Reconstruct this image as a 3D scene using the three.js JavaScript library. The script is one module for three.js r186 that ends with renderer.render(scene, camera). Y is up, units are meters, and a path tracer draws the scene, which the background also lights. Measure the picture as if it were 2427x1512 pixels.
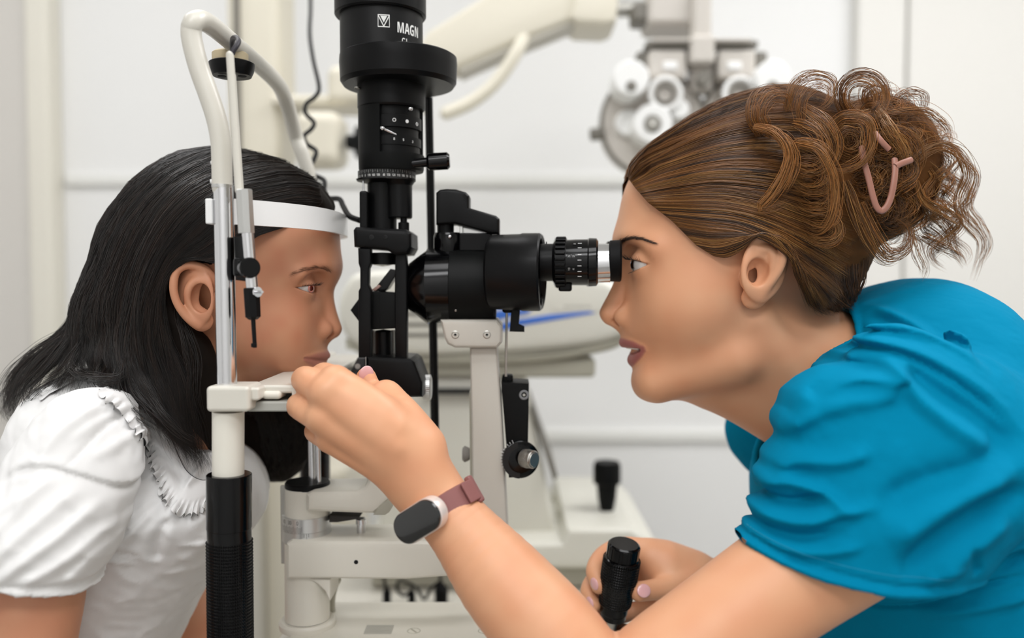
import * as THREE from 'three';
import { RoundedBoxGeometry } from 'three/addons/geometries/RoundedBoxGeometry.js';
import { mergeGeometries, mergeVertices, toCreasedNormals } from 'three/addons/utils/BufferGeometryUtils.js';
import { RectAreaLightUniformsLib } from 'three/addons/lights/RectAreaLightUniformsLib.js';

// ------------------------------------------------------------------ camera
const scene = new THREE.Scene();
const FP = 2020, CW = 2427, CH = 1512, CY = 1.2, CZ = 0.75, PITCH = 2.5 * Math.PI / 180;
const camera = new THREE.PerspectiveCamera(2 * Math.atan(CH / 2 / FP) * 180 / Math.PI, 1, 0.02, 30);
camera.position.set(0, CY, CZ);
camera.rotation.x = -PITCH;
camera.focus = 0.665;
camera.userData.fStop = 4.2;
const renderer = new THREE.WebGLRenderer();
renderer.toneMapping = THREE.LinearToneMapping;
renderer.toneMappingExposure = 1.0;
renderer.shadowMap.enabled = true;
scene.background = new THREE.Color(0xdfe2e4);
RectAreaLightUniformsLib.init();
const ROOM = { x0: -2.1, x1: 2.3, z0: -1.55, z1: 2.6, h: 2.62 };
// ceiling light panels: [x, z, width along x, depth along z, strength]
const PANELS = [[0.35, 0.85, 1.2, 0.6, 4.4], [-0.85, -0.55, 1.2, 0.6, 3.8], [1.15, -0.3, 1.2, 0.6, 9.0], [-0.2, 1.9, 1.2, 0.6, 9.8]];

// ------------------------------------------------------------------ helpers
const V = (x, y, z) => new THREE.Vector3(x, y, z);
const cP = Math.cos(PITCH), sP = Math.sin(PITCH);
// a point of the place on the vertical plane at depth z, found along a line of sight
function at(px, py, z = 0) {
  const u = (px - CW / 2) / FP, v = (CH / 2 - py) / FP, t = (CZ - z) / (cP + v * sP);
  return V(u * t, CY + t * (v * cP - sP), z);
}
const sc = (z = 0) => (CZ - z) / FP;                    // metres per pixel at depth z
let seedState = 12345;
const rnd = () => { seedState = (seedState * 1664525 + 1013904223) >>> 0; return seedState / 4294967296; };
const rr = (a, b) => a + (b - a) * rnd();
const gauss = () => (rnd() + rnd() + rnd() + rnd() - 2) * 0.87;
const lerp = (a, b, t) => a + (b - a) * t;
const clamp = (x, a = 0, b = 1) => Math.min(b, Math.max(a, x));
const sstep = (a, b, x) => { const t = clamp((x - a) / (b - a)); return t * t * (3 - 2 * t); };
const C = (h) => new THREE.Color(h);
const mat = (color, roughness = 0.5, metalness = 0, more = {}) => new THREE.MeshPhysicalMaterial({ color, roughness, metalness, ...more });

const taken = new Map(), BASE = new Map();
function numbered(name) { const n = taken.get(name) || 0; taken.set(name, n + 1); return n ? `${name}_${String(n).padStart(3, '0')}` : name; }
function thing(name, label, category, b = V(0, 0, 0), group) {
  const o = new THREE.Group(); o.name = numbered(name); o.position.copy(b); scene.add(o); BASE.set(o, b.clone());
  o.userData = { label, category }; if (group) o.userData.group = group;
  return o;
}
// geometry is written in room coordinates; the part is stored relative to its thing's base
function part(parent, name, geo, m, label) {
  const b = BASE.get(parent);
  const g = Array.isArray(geo) ? merge(geo) : geo;
  g.translate(-b.x, -b.y, -b.z);
  const o = new THREE.Mesh(g, m); o.name = name; parent.add(o); BASE.set(o, b);
  if (label) o.userData.label = label;
  return o;
}
function struct(name, geo, m) { const o = new THREE.Mesh(Array.isArray(geo) ? merge(geo) : geo, m); o.name = name; o.userData = { kind: 'structure' }; scene.add(o); BASE.set(o, V(0, 0, 0)); return o; }
function merge(list) {
  const l = list.map((g) => { const k = g.index ? g.toNonIndexed() : g; for (const a of Object.keys(k.attributes)) if (!['position', 'normal', 'uv'].includes(a)) k.deleteAttribute(a); if (!k.attributes.uv) k.setAttribute('uv', new THREE.BufferAttribute(new Float32Array(k.attributes.position.count * 2), 2)); return k; });
  return l.length === 1 ? l[0] : mergeGeometries(l);
}
const UPY = V(0, 1, 0);
// smooth shading with creases; the library compares positions to the centimetre, so the work is done enlarged
function creased(g, a) { g.scale(2000, 2000, 2000); const r = toCreasedNormals(g, a); r.scale(1 / 2000, 1 / 2000, 1 / 2000); return r; }
function orient(g, p, dir) { const q = new THREE.Quaternion().setFromUnitVectors(UPY, dir.clone().normalize()); g.applyQuaternion(q); g.translate(p.x, p.y, p.z); return g; }
function cyl(p0, p1, r0, r1 = r0, seg = 32, bev = 0) {
  const d = p1.clone().sub(p0), L = d.length();
  const pr = bev ? [[0, 0], [r0 - bev, 0], [r0, bev], [r1, L - bev], [r1 - bev, L], [0, L]] : [[0, 0], [r0, 0], [r1, L], [0, L]];
  return lathe(p0, d, pr, seg);
}
function lathe(p, dir, prof, seg = 48) {                 // prof: [radius, distance along dir]
  const pts = prof.map(([r, h]) => new THREE.Vector2(Math.max(r, 0.00001), h));
  const g = creased(new THREE.LatheGeometry(pts, seg), 0.5);
  return orient(g, p, dir);
}
function rbox(c, s, r = 0.002, rot = null, seg = 3) {
  const g = new RoundedBoxGeometry(s.x, s.y, s.z, seg, Math.min(r, 0.499 * Math.min(s.x, s.y, s.z)));
  if (rot) g.applyMatrix4(new THREE.Matrix4().makeRotationFromEuler(new THREE.Euler(rot.x, rot.y, rot.z)));
  g.translate(c.x, c.y, c.z); return g;
}
// box whose front face shows between two pixels at depth zf, reaching d metres back
function pbox(x0, y0, x1, y1, zf, d, r = 0.002) {
  const a = at(x0, y0, zf), b = at(x1, y1, zf);
  return rbox(V((a.x + b.x) / 2, (a.y + b.y) / 2, zf - d / 2), V(Math.abs(b.x - a.x), Math.abs(a.y - b.y), d), r);
}
function smoothPts(pts, n = 6, closed = true) {
  const c = new THREE.CatmullRomCurve3(pts.map((p) => V(p[0], p[1], 0)), closed, 'centripetal');
  return c.getPoints(pts.length * n).map((p) => [p.x, p.y]).slice(0, closed ? -1 : undefined);
}
// outline (pixels at depth zf) given real depth d
function ext(px, zf, d, bev = 0.0015, smooth = 0) {
  let p = px.map(([x, y]) => { const q = at(x, y, zf); return [q.x, q.y]; });
  if (smooth) p = smoothPts(p, smooth);
  const s = new THREE.Shape(p.map(([x, y]) => new THREE.Vector2(x, y)));
  const g = new THREE.ExtrudeGeometry(s, { depth: Math.max(d - 2 * bev, 0.0001), bevelEnabled: bev > 0, bevelSize: bev, bevelOffset: -bev, bevelThickness: bev, bevelSegments: 3, curveSegments: 12 });
  g.translate(0, 0, zf - d + bev);
  return creased(g, 0.5);
}
function tube(pts, r, seg = 64, rad = 12, closed = false, tension = 0.5) {
  const c = new THREE.CatmullRomCurve3(pts, closed, 'catmullrom', tension);
  const g = [new THREE.TubeGeometry(c, seg, r, rad, closed)];
  if (!closed) for (const [e, k] of [[pts[0], 0], [pts[pts.length - 1], 1]]) { const s = new THREE.SphereGeometry(r, rad, 8); s.translate(e.x, e.y, e.z); g.push(s); }
  return merge(g);
}
// turned body lying along x: list of [pixel x, radius in pixels] seen at depth z, about pixel row py
function barrel(list, py, z, seg = 56) {
  const p0 = at(list[0][0], py, z);
  return lathe(p0, V(1, 0, 0), list.map(([x, r]) => [r * sc(z), at(x, py, z).x - p0.x]), seg);
}
// turned body standing upright: list of [pixel y, radius in pixels] about pixel column px
function upright(list, px, z, seg = 56) {
  const p0 = at(px, list[0][0], z);
  return lathe(p0, V(0, 1, 0), list.map(([y, r]) => [r * sc(z), at(px, y, z).y - p0.y]), seg);
}
function canvasTex(w, h, draw, repeat) {
  const c = document.createElement('canvas'); c.width = w; c.height = h; draw(c.getContext('2d'), w, h);
  const t = new THREE.CanvasTexture(c); t.colorSpace = THREE.SRGBColorSpace; if (repeat) { t.wrapS = t.wrapT = THREE.RepeatWrapping; } return t;
}
function noiseTex(n, fn, srgb = false) {
  const d = new Uint8Array(n * n * 4);
  for (let y = 0; y < n; y++) for (let x = 0; x < n; x++) { const v = fn(x, y); const i = (y * n + x) * 4; d[i] = v[0]; d[i + 1] = v[1]; d[i + 2] = v[2]; d[i + 3] = 255; }
  const t = new THREE.DataTexture(d, n, n); t.wrapS = t.wrapT = THREE.RepeatWrapping; t.magFilter = THREE.LinearFilter; t.minFilter = THREE.LinearMipmapLinearFilter;
  if (srgb) t.colorSpace = THREE.SRGBColorSpace; t.needsUpdate = true; return t;
}
// value noise in 3D
const hash3 = (x, y, z) => { let h = Math.imul(x, 374761393) ^ Math.imul(y, 668265263) ^ Math.imul(z, 2147483647 - 1442695); h = Math.imul(h ^ (h >>> 13), 1274126177); return ((h ^ (h >>> 16)) >>> 0) / 4294967296; };
function vnoise(x, y, z) {
  const X = Math.floor(x), Y = Math.floor(y), Z = Math.floor(z); let a = x - X, b = y - Y, c = z - Z;
  a = a * a * (3 - 2 * a); b = b * b * (3 - 2 * b); c = c * c * (3 - 2 * c);
  const L = (p, q, t) => p + (q - p) * t, H = (i, j, k) => hash3(X + i, Y + j, Z + k);
  return L(L(L(H(0, 0, 0), H(1, 0, 0), a), L(H(0, 1, 0), H(1, 1, 0), a), b), L(L(H(0, 0, 1), H(1, 0, 1), a), L(H(0, 1, 1), H(1, 1, 1), a), b), c) * 2 - 1;
}

// ------------------------------------------------------------------ materials
const M = {
  wall: mat(0xf3f3f2, 0.55), wallWarm: mat(0xeceae5, 0.6), wallGrey: mat(0xe2ded8, 0.6), trim: mat(0xeeeeea, 0.45), groove: mat(0xb9b6ae, 0.7),
  floor: mat(0x918f8b, 0.6), ceiling: mat(0xf2f2f0, 0.8),
  cream: mat(0xe2dccb, 0.42), creamGrey: mat(0xcac6bb, 0.5), deviceWhite: mat(0xe2e0d5, 0.4), deviceGrey: mat(0xb4b1a2, 0.5), blue: mat(0x3f73cf, 0.45),
  ivory: mat(0xe6e2d6, 0.38, 0, { clearcoat: 0.25, clearcoatRoughness: 0.3 }), ivoryDark: mat(0xc6c1b7, 0.38, 0, { clearcoat: 0.25, clearcoatRoughness: 0.3 }), ivoryLight: mat(0xd8d4c9, 0.4, 0, { clearcoat: 0.3, clearcoatRoughness: 0.25 }),
satin: mat(0x0a0a0b, 0.4, 0, { specularIntensity: 0.3, clearcoat: 0.04, clearcoatRoughness: 0.2 }), matte: mat(0x090a0a, 0.5, 0, { specularIntensity: 0.3 }), gloss: mat(0x040405, 0.16, 0, { specularIntensity: 0.45, clearcoat: 0.12, clearcoatRoughness: 0.08 }),
  rubber: mat(0x060607, 0.55, 0, { specularIntensity: 0.3 }), chrome: mat(0xdcdcde, 0.16, 1), brushed: mat(0xcfcfcd, 0.32, 1), steel: mat(0xb8b6b0, 0.38, 1),
  white: mat(0xf0f0ef, 0.4), hole: mat(0x050505, 0.9), glass: mat(0xffffff, 0.02, 0, { transmission: 1, thickness: 0.004, ior: 1.5 }),
  phor: mat(0xcbc5bd, 0.45), phorWhite: mat(0xf3f3f1, 0.35), phorDark: mat(0x77736b, 0.5), strapPlastic: mat(0xf1f1f0, 0.35),
};
// ------------------------------------------------------------------ room shell
{
  const { x0, x1, z0, z1, h } = ROOM, T = 0.12, cx = (x0 + x1) / 2, cz = (z0 + z1) / 2;
  const bx = (x, y, z, sx, sy, sz) => { const g = new THREE.BoxGeometry(sx, sy, sz); g.translate(x, y, z); return g; };
  struct('floor', bx(cx, -T / 2, cz, x1 - x0 + 2 * T, T, z1 - z0 + 2 * T), M.floor);
  struct('ceiling', bx(cx, h + T / 2, cz, x1 - x0 + 2 * T, T, z1 - z0 + 2 * T), M.ceiling);
  struct('wall_back', bx(cx, h / 2, z0 - T / 2, x1 - x0 + 2 * T, h, T), M.wall);
  struct('wall_front', bx(cx, h / 2, z1 + T / 2, x1 - x0 + 2 * T, h, T), M.wall);
  struct('wall_left', bx(x0 - T / 2, h / 2, cz, T, h, z1 - z0), M.wall);
  struct('wall_right', bx(x1 + T / 2, h / 2, cz, T, h, z1 - z0), M.wallWarm);
  // horizontal cover strips of the wall panelling and upright trims, all proud of the back wall
  const strip = (n, py, hgt) => { const y = at(1200, py, z0).y; const xa = at(160, py, z0).x, xb = at(1995, py, z0).x; struct(n, rbox(V((xa + xb) / 2, y, z0 + 0.006), V(xb - xa, hgt, 0.016), 0.004), M.trim); };
  strip('trim_1', 428, 0.028); strip('trim_2', 1032, 0.03);
  const post = (n, pa, pb, d, m, r = 0.006) => { const a = at(pa, 700, z0).x, b = at(pb, 700, z0).x; return struct(n, rbox(V((a + b) / 2, h / 2, z0 + d / 2), V(b - a, h - 0.01, d), r), m); };
  post('trim_3', 104, 160, 0.07, mat(0xeeeade, 0.5), 0.012);
  post('trim_4', 2006, 2116, 0.05, M.wallWarm);
  const dz = z0 + 0.02;
  { const a = at(2128, 700, z0).x; struct('door_1', rbox(V((a + x1) / 2 - 0.005, 1.2, z0 + 0.018), V(x1 - a - 0.01, 2.38, 0.034), 0.004), M.wallWarm); }
  { const b = at(96, 700, z0).x; struct('door_2', rbox(V((x0 + b) / 2, 1.25, z0 + 0.012), V(b - x0 - 0.01, 2.48, 0.022), 0.004), M.wallGrey); }
  // ceiling light panels
  PANELS.forEach(([x, z, w, d, s], i) => {
    const names = ['above the two people', 'over the refraction column', 'over the pale door', 'behind the camera'];
    const t = thing('ceiling_light', `flat white rectangular ceiling light panel ${names[i]}`, 'ceiling light', V(x, h, z), 'ceiling light panels');
    part(t, 'frame', rbox(V(x, h - 0.008, z), V(w + 0.04, 0.016, d + 0.04), 0.004), M.white);
    part(t, 'diffuser', rbox(V(x, h - 0.018, z), V(w, 0.008, d), 0.002), new THREE.MeshStandardMaterial({ color: 0xffffff, emissive: 0xfcfcfd, emissiveIntensity: 1.6, roughness: 0.6 }));
    const L = new THREE.RectAreaLight(0xfcfcfd, s, w, d); L.position.set(x, h - 0.03, z); L.lookAt(x, 0, z); L.name = 'panel_light'; scene.add(L);
  });
}

// ------------------------------------------------------------------ refraction unit: table, column, arm
const TABLE_Y = 0.745;
{
  const t = thing('instrument_table', 'pale grey tabletop carrying the slit lamp and the white refractor', 'table', V(0, 0, -0.2));
  part(t, 'tabletop', rbox(V(-0.03, TABLE_Y - 0.0175, -0.29), V(0.5, 0.033, 1.0), 0.01), M.creamGrey);
  part(t, 'pedestal', rbox(V(-0.02, 0.365, -0.45), V(0.3, 0.72, 0.3), 0.03), M.cream);
  part(t, 'foot', rbox(V(-0.02, 0.02, -0.4), V(0.6, 0.04, 0.6), 0.015), M.creamGrey);
}
{
  const zc = -0.95, f = at(600, 300, zc);
  const t = thing('refraction_column', 'cream upright column behind the child with lens arm reaching right', 'column', V(f.x, 0, zc - 0.08));
  const xa = at(536, 300, zc).x, xb = at(664, 300, zc).x;
  part(t, 'post', rbox(V((xa + xb) / 2, 1.27, zc - 0.07), V(xb - xa, 2.54, 0.14), 0.02), M.cream);
  const g = at(565, 300, zc).x;
  part(t, 'cable_channel', rbox(V(g, 1.27, zc + 0.002), V(0.013, 2.5, 0.012), 0.004), M.phorDark);
  part(t, 'cabinet', rbox(V(at(560, 1300, zc).x, 0.42, zc - 0.1), V(0.46, 0.83, 0.28), 0.02), M.cream);
  part(t, 'side_panel', rbox(V(at(590, 1300, zc).x, 0.62, zc + 0.05), V(0.1, 1.22, 0.05), 0.012), M.creamGrey);
  // arm blocks
  part(t, 'arm_bracket', pbox(640, 222, 860, 250, zc + 0.02, 0.12, 0.01), M.cream);
  part(t, 'arm_housing', pbox(772, 150, 1010, 246, zc + 0.05, 0.12, 0.02), M.cream);
  part(t, 'counterweight', pbox(692, 258, 808, 392, zc + 0.1, 0.1, 0.025), M.cream);
  part(t, 'black_clamp', [pbox(816, 318, 860, 350, zc + 0.1, 0.04, 0.006), pbox(838, 298, 856, 372, zc + 0.1, 0.04, 0.006)], M.matte);
  const beam = part(t, 'lens_arm', ext([[985, 118], [1012, 72], [1160, -20], [1330, -110], [1420, -60], [1385, 36], [1240, 92], [1085, 160], [1010, 168]], zc + 0.1, 0.1, 0.014), M.cream);
  part(beam, 'arm_underside_rail', ext([[1085, 158], [1240, 90], [1385, 34], [1392, 46], [1245, 106], [1090, 174]], zc + 0.09, 0.07, 0.004), M.creamGrey);
  part(t, 'arm_end_block', ext([[1368, -40], [1470, -40], [1462, 48], [1440, 57], [1368, 54], [1352, 40]], zc + 0.11, 0.13, 0.012), M.cream);
  part(t, 'pull_handle', tube([at(1058, 268, zc + 0.1), at(1108, 247, zc + 0.1), at(1155, 214, zc + 0.1), at(1190, 176, zc + 0.1), at(1222, 128, zc + 0.1), at(1240, 92, zc + 0.09)], 0.0125, 40, 14), M.cream);
  part(t, 'swivel_rod', cyl(at(1455, 22, zc + 0.06), at(1560, 20, zc + 0.06), 0.015, 0.015), M.steel);
}
{
  // phoropter hanging from the arm
  const zc = -0.86, S = sc(zc);
  const t = thing('phoropter', 'grey and white phoropter with round lens dials hanging behind her head', 'phoropter', at(1660, 200, zc));
  const disc = (x, y, r, z, d, m, n) => part(t, n, lathe(at(x, y, z), V(0, 0, 1), [[0, -d], [r * S, -d], [r * S, -0.003], [r * S - 0.003, 0], [0, 0]]), m);
  const ring = (x, y, r, w, z, m, n) => { const g = new THREE.TorusGeometry(r * S, w * S, 12, 40); const p = at(x, y, z); g.translate(p.x, p.y, p.z); return part(t, n, g, m); };
  part(t, 'joint_block', pbox(1536, -30, 1682, 58, zc + 0.03, 0.1, 0.012), M.phor);
  part(t, 'joint_collar', pbox(1500, 4, 1550, 50, zc + 0.02, 0.06, 0.008), M.phorDark);
  part(t, 'hanger_bar', pbox(1642, -40, 1688, 130, zc + 0.05, 0.05, 0.01), M.phor);
  part(t, 'carriage', [pbox(1636, 80, 1696, 150, zc + 0.06, 0.06, 0.008), pbox(1640, 130, 1690, 215, zc + 0.03, 0.05, 0.006)], M.phor);
  part(t, 'levelling_screw', lathe(at(1665, 190, zc + 0.04), V(0, 0, 1), [[0, 0], [16 * S, 0], [16 * S, 0.02], [0, 0.02]]), M.phorDark);
  for (const s of [-1, 1]) {
    const X = (x) => 1665 + s * (1665 - x);
    const pb = (a, y0, b, y1, z, d, r) => pbox(Math.min(X(a), X(b)), y0, Math.max(X(a), X(b)), y1, z, d, r);
    part(t, 'slide_bar', pb(1532, 94, 1648, 112, zc + 0.05, 0.04, 0.004), M.phorDark);
    part(t, 'slide_rail', pb(1548, 90, 1640, 97, zc + 0.06, 0.03, 0.002), M.phor);
    part(t, 'housing_block', pb(1538, 116, 1628, 186, zc + 0.05, 0.07, 0.008), M.phor);
    part(t, 'scale_window', pb(1572, 145, 1606, 165, zc + 0.054, 0.008, 0.003), M.phorWhite);
    part(t, 'end_bracket', pb(1510, 120, 1540, 160, zc + 0.03, 0.05, 0.006), M.phorDark);
    disc(X(1548), 292, 122, zc + 0.0, 0.05, M.phor, 'lens_battery');
    ring(X(1548), 292, 121, 6, zc - 0.004, M.phorDark, 'battery_rim');
    disc(X(1497), 184, 40, zc + 0.09, 0.07, M.phorWhite, 'sphere_dial');
    disc(X(1497), 203, 12, zc + 0.094, 0.012, M.phorDark, 'dial_hub');
    disc(X(1577), 222, 37, zc + 0.06, 0.06, M.phor, 'axis_dial'); ring(X(1577), 222, 34, 6, zc + 0.062, M.phorWhite, 'dial_ring'); ring(X(1577), 222, 19, 4, zc + 0.064, M.phorDark, 'dial_ring');
    disc(X(1548), 292, 44, zc + 0.07, 0.07, M.phorWhite, 'power_dial'); disc(X(1548), 292, 20, zc + 0.074, 0.02, M.phorDark, 'viewing_aperture'); disc(X(1548), 292, 12, zc + 0.077, 0.012, M.steel, 'aperture_lens');
    part(t, 'side_knob', cyl(at(X(1398), 320, zc), at(X(1432), 316, zc), 15 * S, 15 * S, 20, 0.003), M.phorDark);
    disc(X(1490), 290, 30, zc + 0.02, 0.03, M.phorWhite, 'auxiliary_dial'); disc(X(1612), 258, 22, zc + 0.05, 0.05, M.phorWhite, 'cross_cylinder');
  }
}
{
  // white auto refractor standing behind the slit lamp
  const zf = -0.5, t = thing('auto_refractor', 'white desktop refractor with blue stripes and black joystick behind the slit lamp', 'refractor', V(at(1200, 1400, -0.55).x, TABLE_Y, -0.55));
  part(t, 'head', ext([[800, 735], [808, 690], [835, 652], [900, 640], [1330, 640], [1430, 660], [1495, 700], [1522, 745], [1505, 785], [1460, 803], [1400, 816], [1180, 836], [900, 838], [835, 815], [806, 775]], zf, 0.3, 0.014, 5), M.deviceWhite);
  part(t, 'underside_shell', ext([[812, 806], [900, 826], [1200, 824], [1420, 800], [1500, 786], [1470, 822], [1400, 842], [1240, 862], [1000, 866], [880, 858]], zf - 0.012, 0.26, 0.012, 4), M.deviceGrey);
  part(t, 'head_slide', pbox(905, 848, 1412, 896, zf - 0.03, 0.2, 0.008), M.deviceGrey);
  part(t, 'slide_gap', pbox(1000, 924, 1240, 934, zf - 0.02, 0.14, 0.001), M.hole);
  part(t, 'lower_body', ext([[880, 888], [1246, 888], [1262, 970], [1322, 1290], [1300, 1300], [900, 1300]], zf - 0.04, 0.22, 0.01), M.deviceWhite);
  part(t, 'base', ext([[860, 1294], [1330, 1286], [1345, 1252], [1500, 1252], [1560, 1296], [1572, 1330], [1568, 1352], [860, 1352]], zf + 0.02, 0.34, 0.012), M.deviceWhite);
  { const a = at(880, 1344, zf), b = at(1545, 1344, zf); part(t, 'foot_plate', rbox(V((a.x + b.x) / 2, (a.y + TABLE_Y) / 2, zf - 0.15), V(b.x - a.x, a.y - TABLE_Y, 0.3), 0.006), M.deviceGrey); }
  for (let k = 0; k < 5; k++) part(t, 'vent_slot', pbox(955, 690 + k * 25, 1075, 698 + k * 25, zf + 0.0015, 0.01, 0.001), M.phorDark);
  part(t, 'stripe', ext([[1150, 742], [1200, 733], [1262, 735], [1250, 744], [1185, 757], [1150, 772]], zf + 0.001, 0.003, 0.0005), M.blue, 'blue swoosh stripe');
  part(t, 'stripe', ext([[1160, 776], [1210, 760], [1300, 746], [1396, 738], [1412, 742], [1330, 756], [1235, 772], [1170, 790]], zf + 0.001, 0.003, 0.0005), M.blue, 'blue swoosh stripe');
  part(t, 'lettering', (() => { const w = at(1425, 727, zf).x - at(1312, 727, zf).x; const g = new THREE.PlaneGeometry(w, w * 0.16); const p = at(1368, 727, zf); g.translate(p.x, p.y, zf + 0.0012); return g; })(),
    mat(0xffffff, 0.5, 0, { map: canvasTex(512, 82, (x, w, h) => { x.fillStyle = '#e2e0d5'; x.fillRect(0, 0, w, h); x.fillStyle = '#8d8a80'; x.font = '44px sans-serif'; x.textAlign = 'center'; x.fillText('KERATOMETER', w / 2, 56, w - 20); }) }));
  part(t, 'monitor', ext([[1256, 968], [1262, 962], [1322, 1130], [1312, 1140]], zf - 0.03, 0.2, 0.003), M.phorDark);
  const js = part(t, 'joystick_grip', lathe(at(1438, 1246, zf - 0.08), V(0, 1, 0), [[0, 0], [0.006, 0], [0.0105, 0.022], [0.0145, 0.045], [0.0165, 0.066], [0.0215, 0.069], [0.0215, 0.096], [0.019, 0.102], [0, 0.102]]), M.matte, 'black joystick');
  part(t, 'push_button', [pbox(1356, 1218, 1378, 1244, zf - 0.06, 0.016, 0.002)], M.hole);
  for (const x of [1374, 1415]) part(t, 'base_key', rbox(at(x, 1279, zf - 0.015), V(0.012, 0.003, 0.01), 0.001), M.phorDark);
  for (const [x, y] of [[1311, 1180], [1320, 1215], [1335, 1240]]) part(t, 'panel_key', rbox(at(x, y, zf - 0.08), V(0.005, 0.009, 0.012), 0.001), M.deviceGrey);
}
{
  // black plugs and their leads behind the base of the slit lamp
  const z = -0.43;
  const lead = (label, pts, body) => { const b = at(body[0], body[2] + 8, z); const t = thing('power_plug', label, 'plug', b, 'black plugs and leads'); part(t, 'lead', tube(pts.map(([x, y]) => at(x, y, z)), 0.0022, 60, 8), M.rubber); part(t, 'plug_body', upright([[body[2] + 6, 0.1], [body[2] + 6, body[3]], [body[1] + 14, body[3]], [body[1], body[3] * 0.45], [body[1], 0.1]], body[0], z, 20), M.rubber); };
  lead('thin black plug nearest the slit lamp column', [[915, 1400], [910, 1370], [905, 1340], [902, 1300]], [917, 1392, 1436, 10]);
  lead('slim black plug with a looped lead behind the arm', [[975, 1400], [958, 1412], [942, 1398], [948, 1376], [985, 1392], [1005, 1420], [1022, 1395], [1040, 1380]], [976, 1396, 1438, 9]);
  lead('thick black plug beside the lower arm end', [[1045, 1392], [1044, 1370], [1040, 1345], [1046, 1310]], [1046, 1382, 1440, 16]);
  const tr = thing('cable_tray', 'pale grey narrow tray with dark slot on the table', 'tray', V(at(975, 1446, z).x, at(975, 1446, z).y - 0.006, z));
  part(tr, 'tray_body', rbox(at(975, 1449, z + 0.01), V(0.13, 0.012, 0.07), 0.005), M.creamGrey);
  part(tr, 'slot', rbox(at(1000, 1443, z + 0.035), V(0.09, 0.003, 0.012), 0.001), M.hole);
}
// ------------------------------------------------------------------ slit lamp
const knurl = (() => { const n = 256; return noiseTex(n, (x, y) => { const a = Math.abs(((x / 16) % 1) - 0.5) * 2, b = Math.abs(((y / 16) % 1) - 0.5) * 2; const v = 255 * Math.min(1, 1.9 * (1 - Math.max(a, b))); return [v, v, v]; }); })();
function knurled(list, px, z, seg, m, uvw, uvh) { return upright(list, px, z, seg); }
// small raised pyramids all round an upright grip
function knurlGeo(p0, dir, r, len, rows, cols, h = 0.0009) {
  const pos = [], q = new THREE.Quaternion().setFromUnitVectors(UPY, dir.clone().normalize());
  const P = (a, y, rad) => V(Math.sin(a) * rad, y, Math.cos(a) * rad).applyQuaternion(q).add(p0);
  const rad = typeof r === 'function' ? r : () => r;
  for (let j = 0; j < rows; j++) for (let i = 0; i < cols; i++) {
    const a0 = (i + 0.08) / cols * 2 * Math.PI, a1 = (i + 0.92) / cols * 2 * Math.PI, y0 = (j + 0.08) / rows * len, y1 = (j + 0.92) / rows * len, am = (a0 + a1) / 2, ym = (y0 + y1) / 2, t = (j + 0.5) / rows;
    const R = rad(t), A = P(a0, y0, R), B = P(a1, y0, R), Cc = P(a1, y1, R), D = P(a0, y1, R), T = P(am, ym, R + h);
    for (const [u, v] of [[A, B], [B, Cc], [Cc, D], [D, A]]) pos.push(u.x, u.y, u.z, v.x, v.y, v.z, T.x, T.y, T.z);
  }
  const g = new THREE.BufferGeometry(); g.setAttribute('position', new THREE.Float32BufferAttribute(pos, 3)); g.computeVertexNormals(); return g;
}
const SL = thing('slit_lamp', 'black and ivory slit lamp microscope standing between the child and the woman', 'slit lamp', V(at(900, 1512, 0).x, TABLE_Y, 0));
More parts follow.
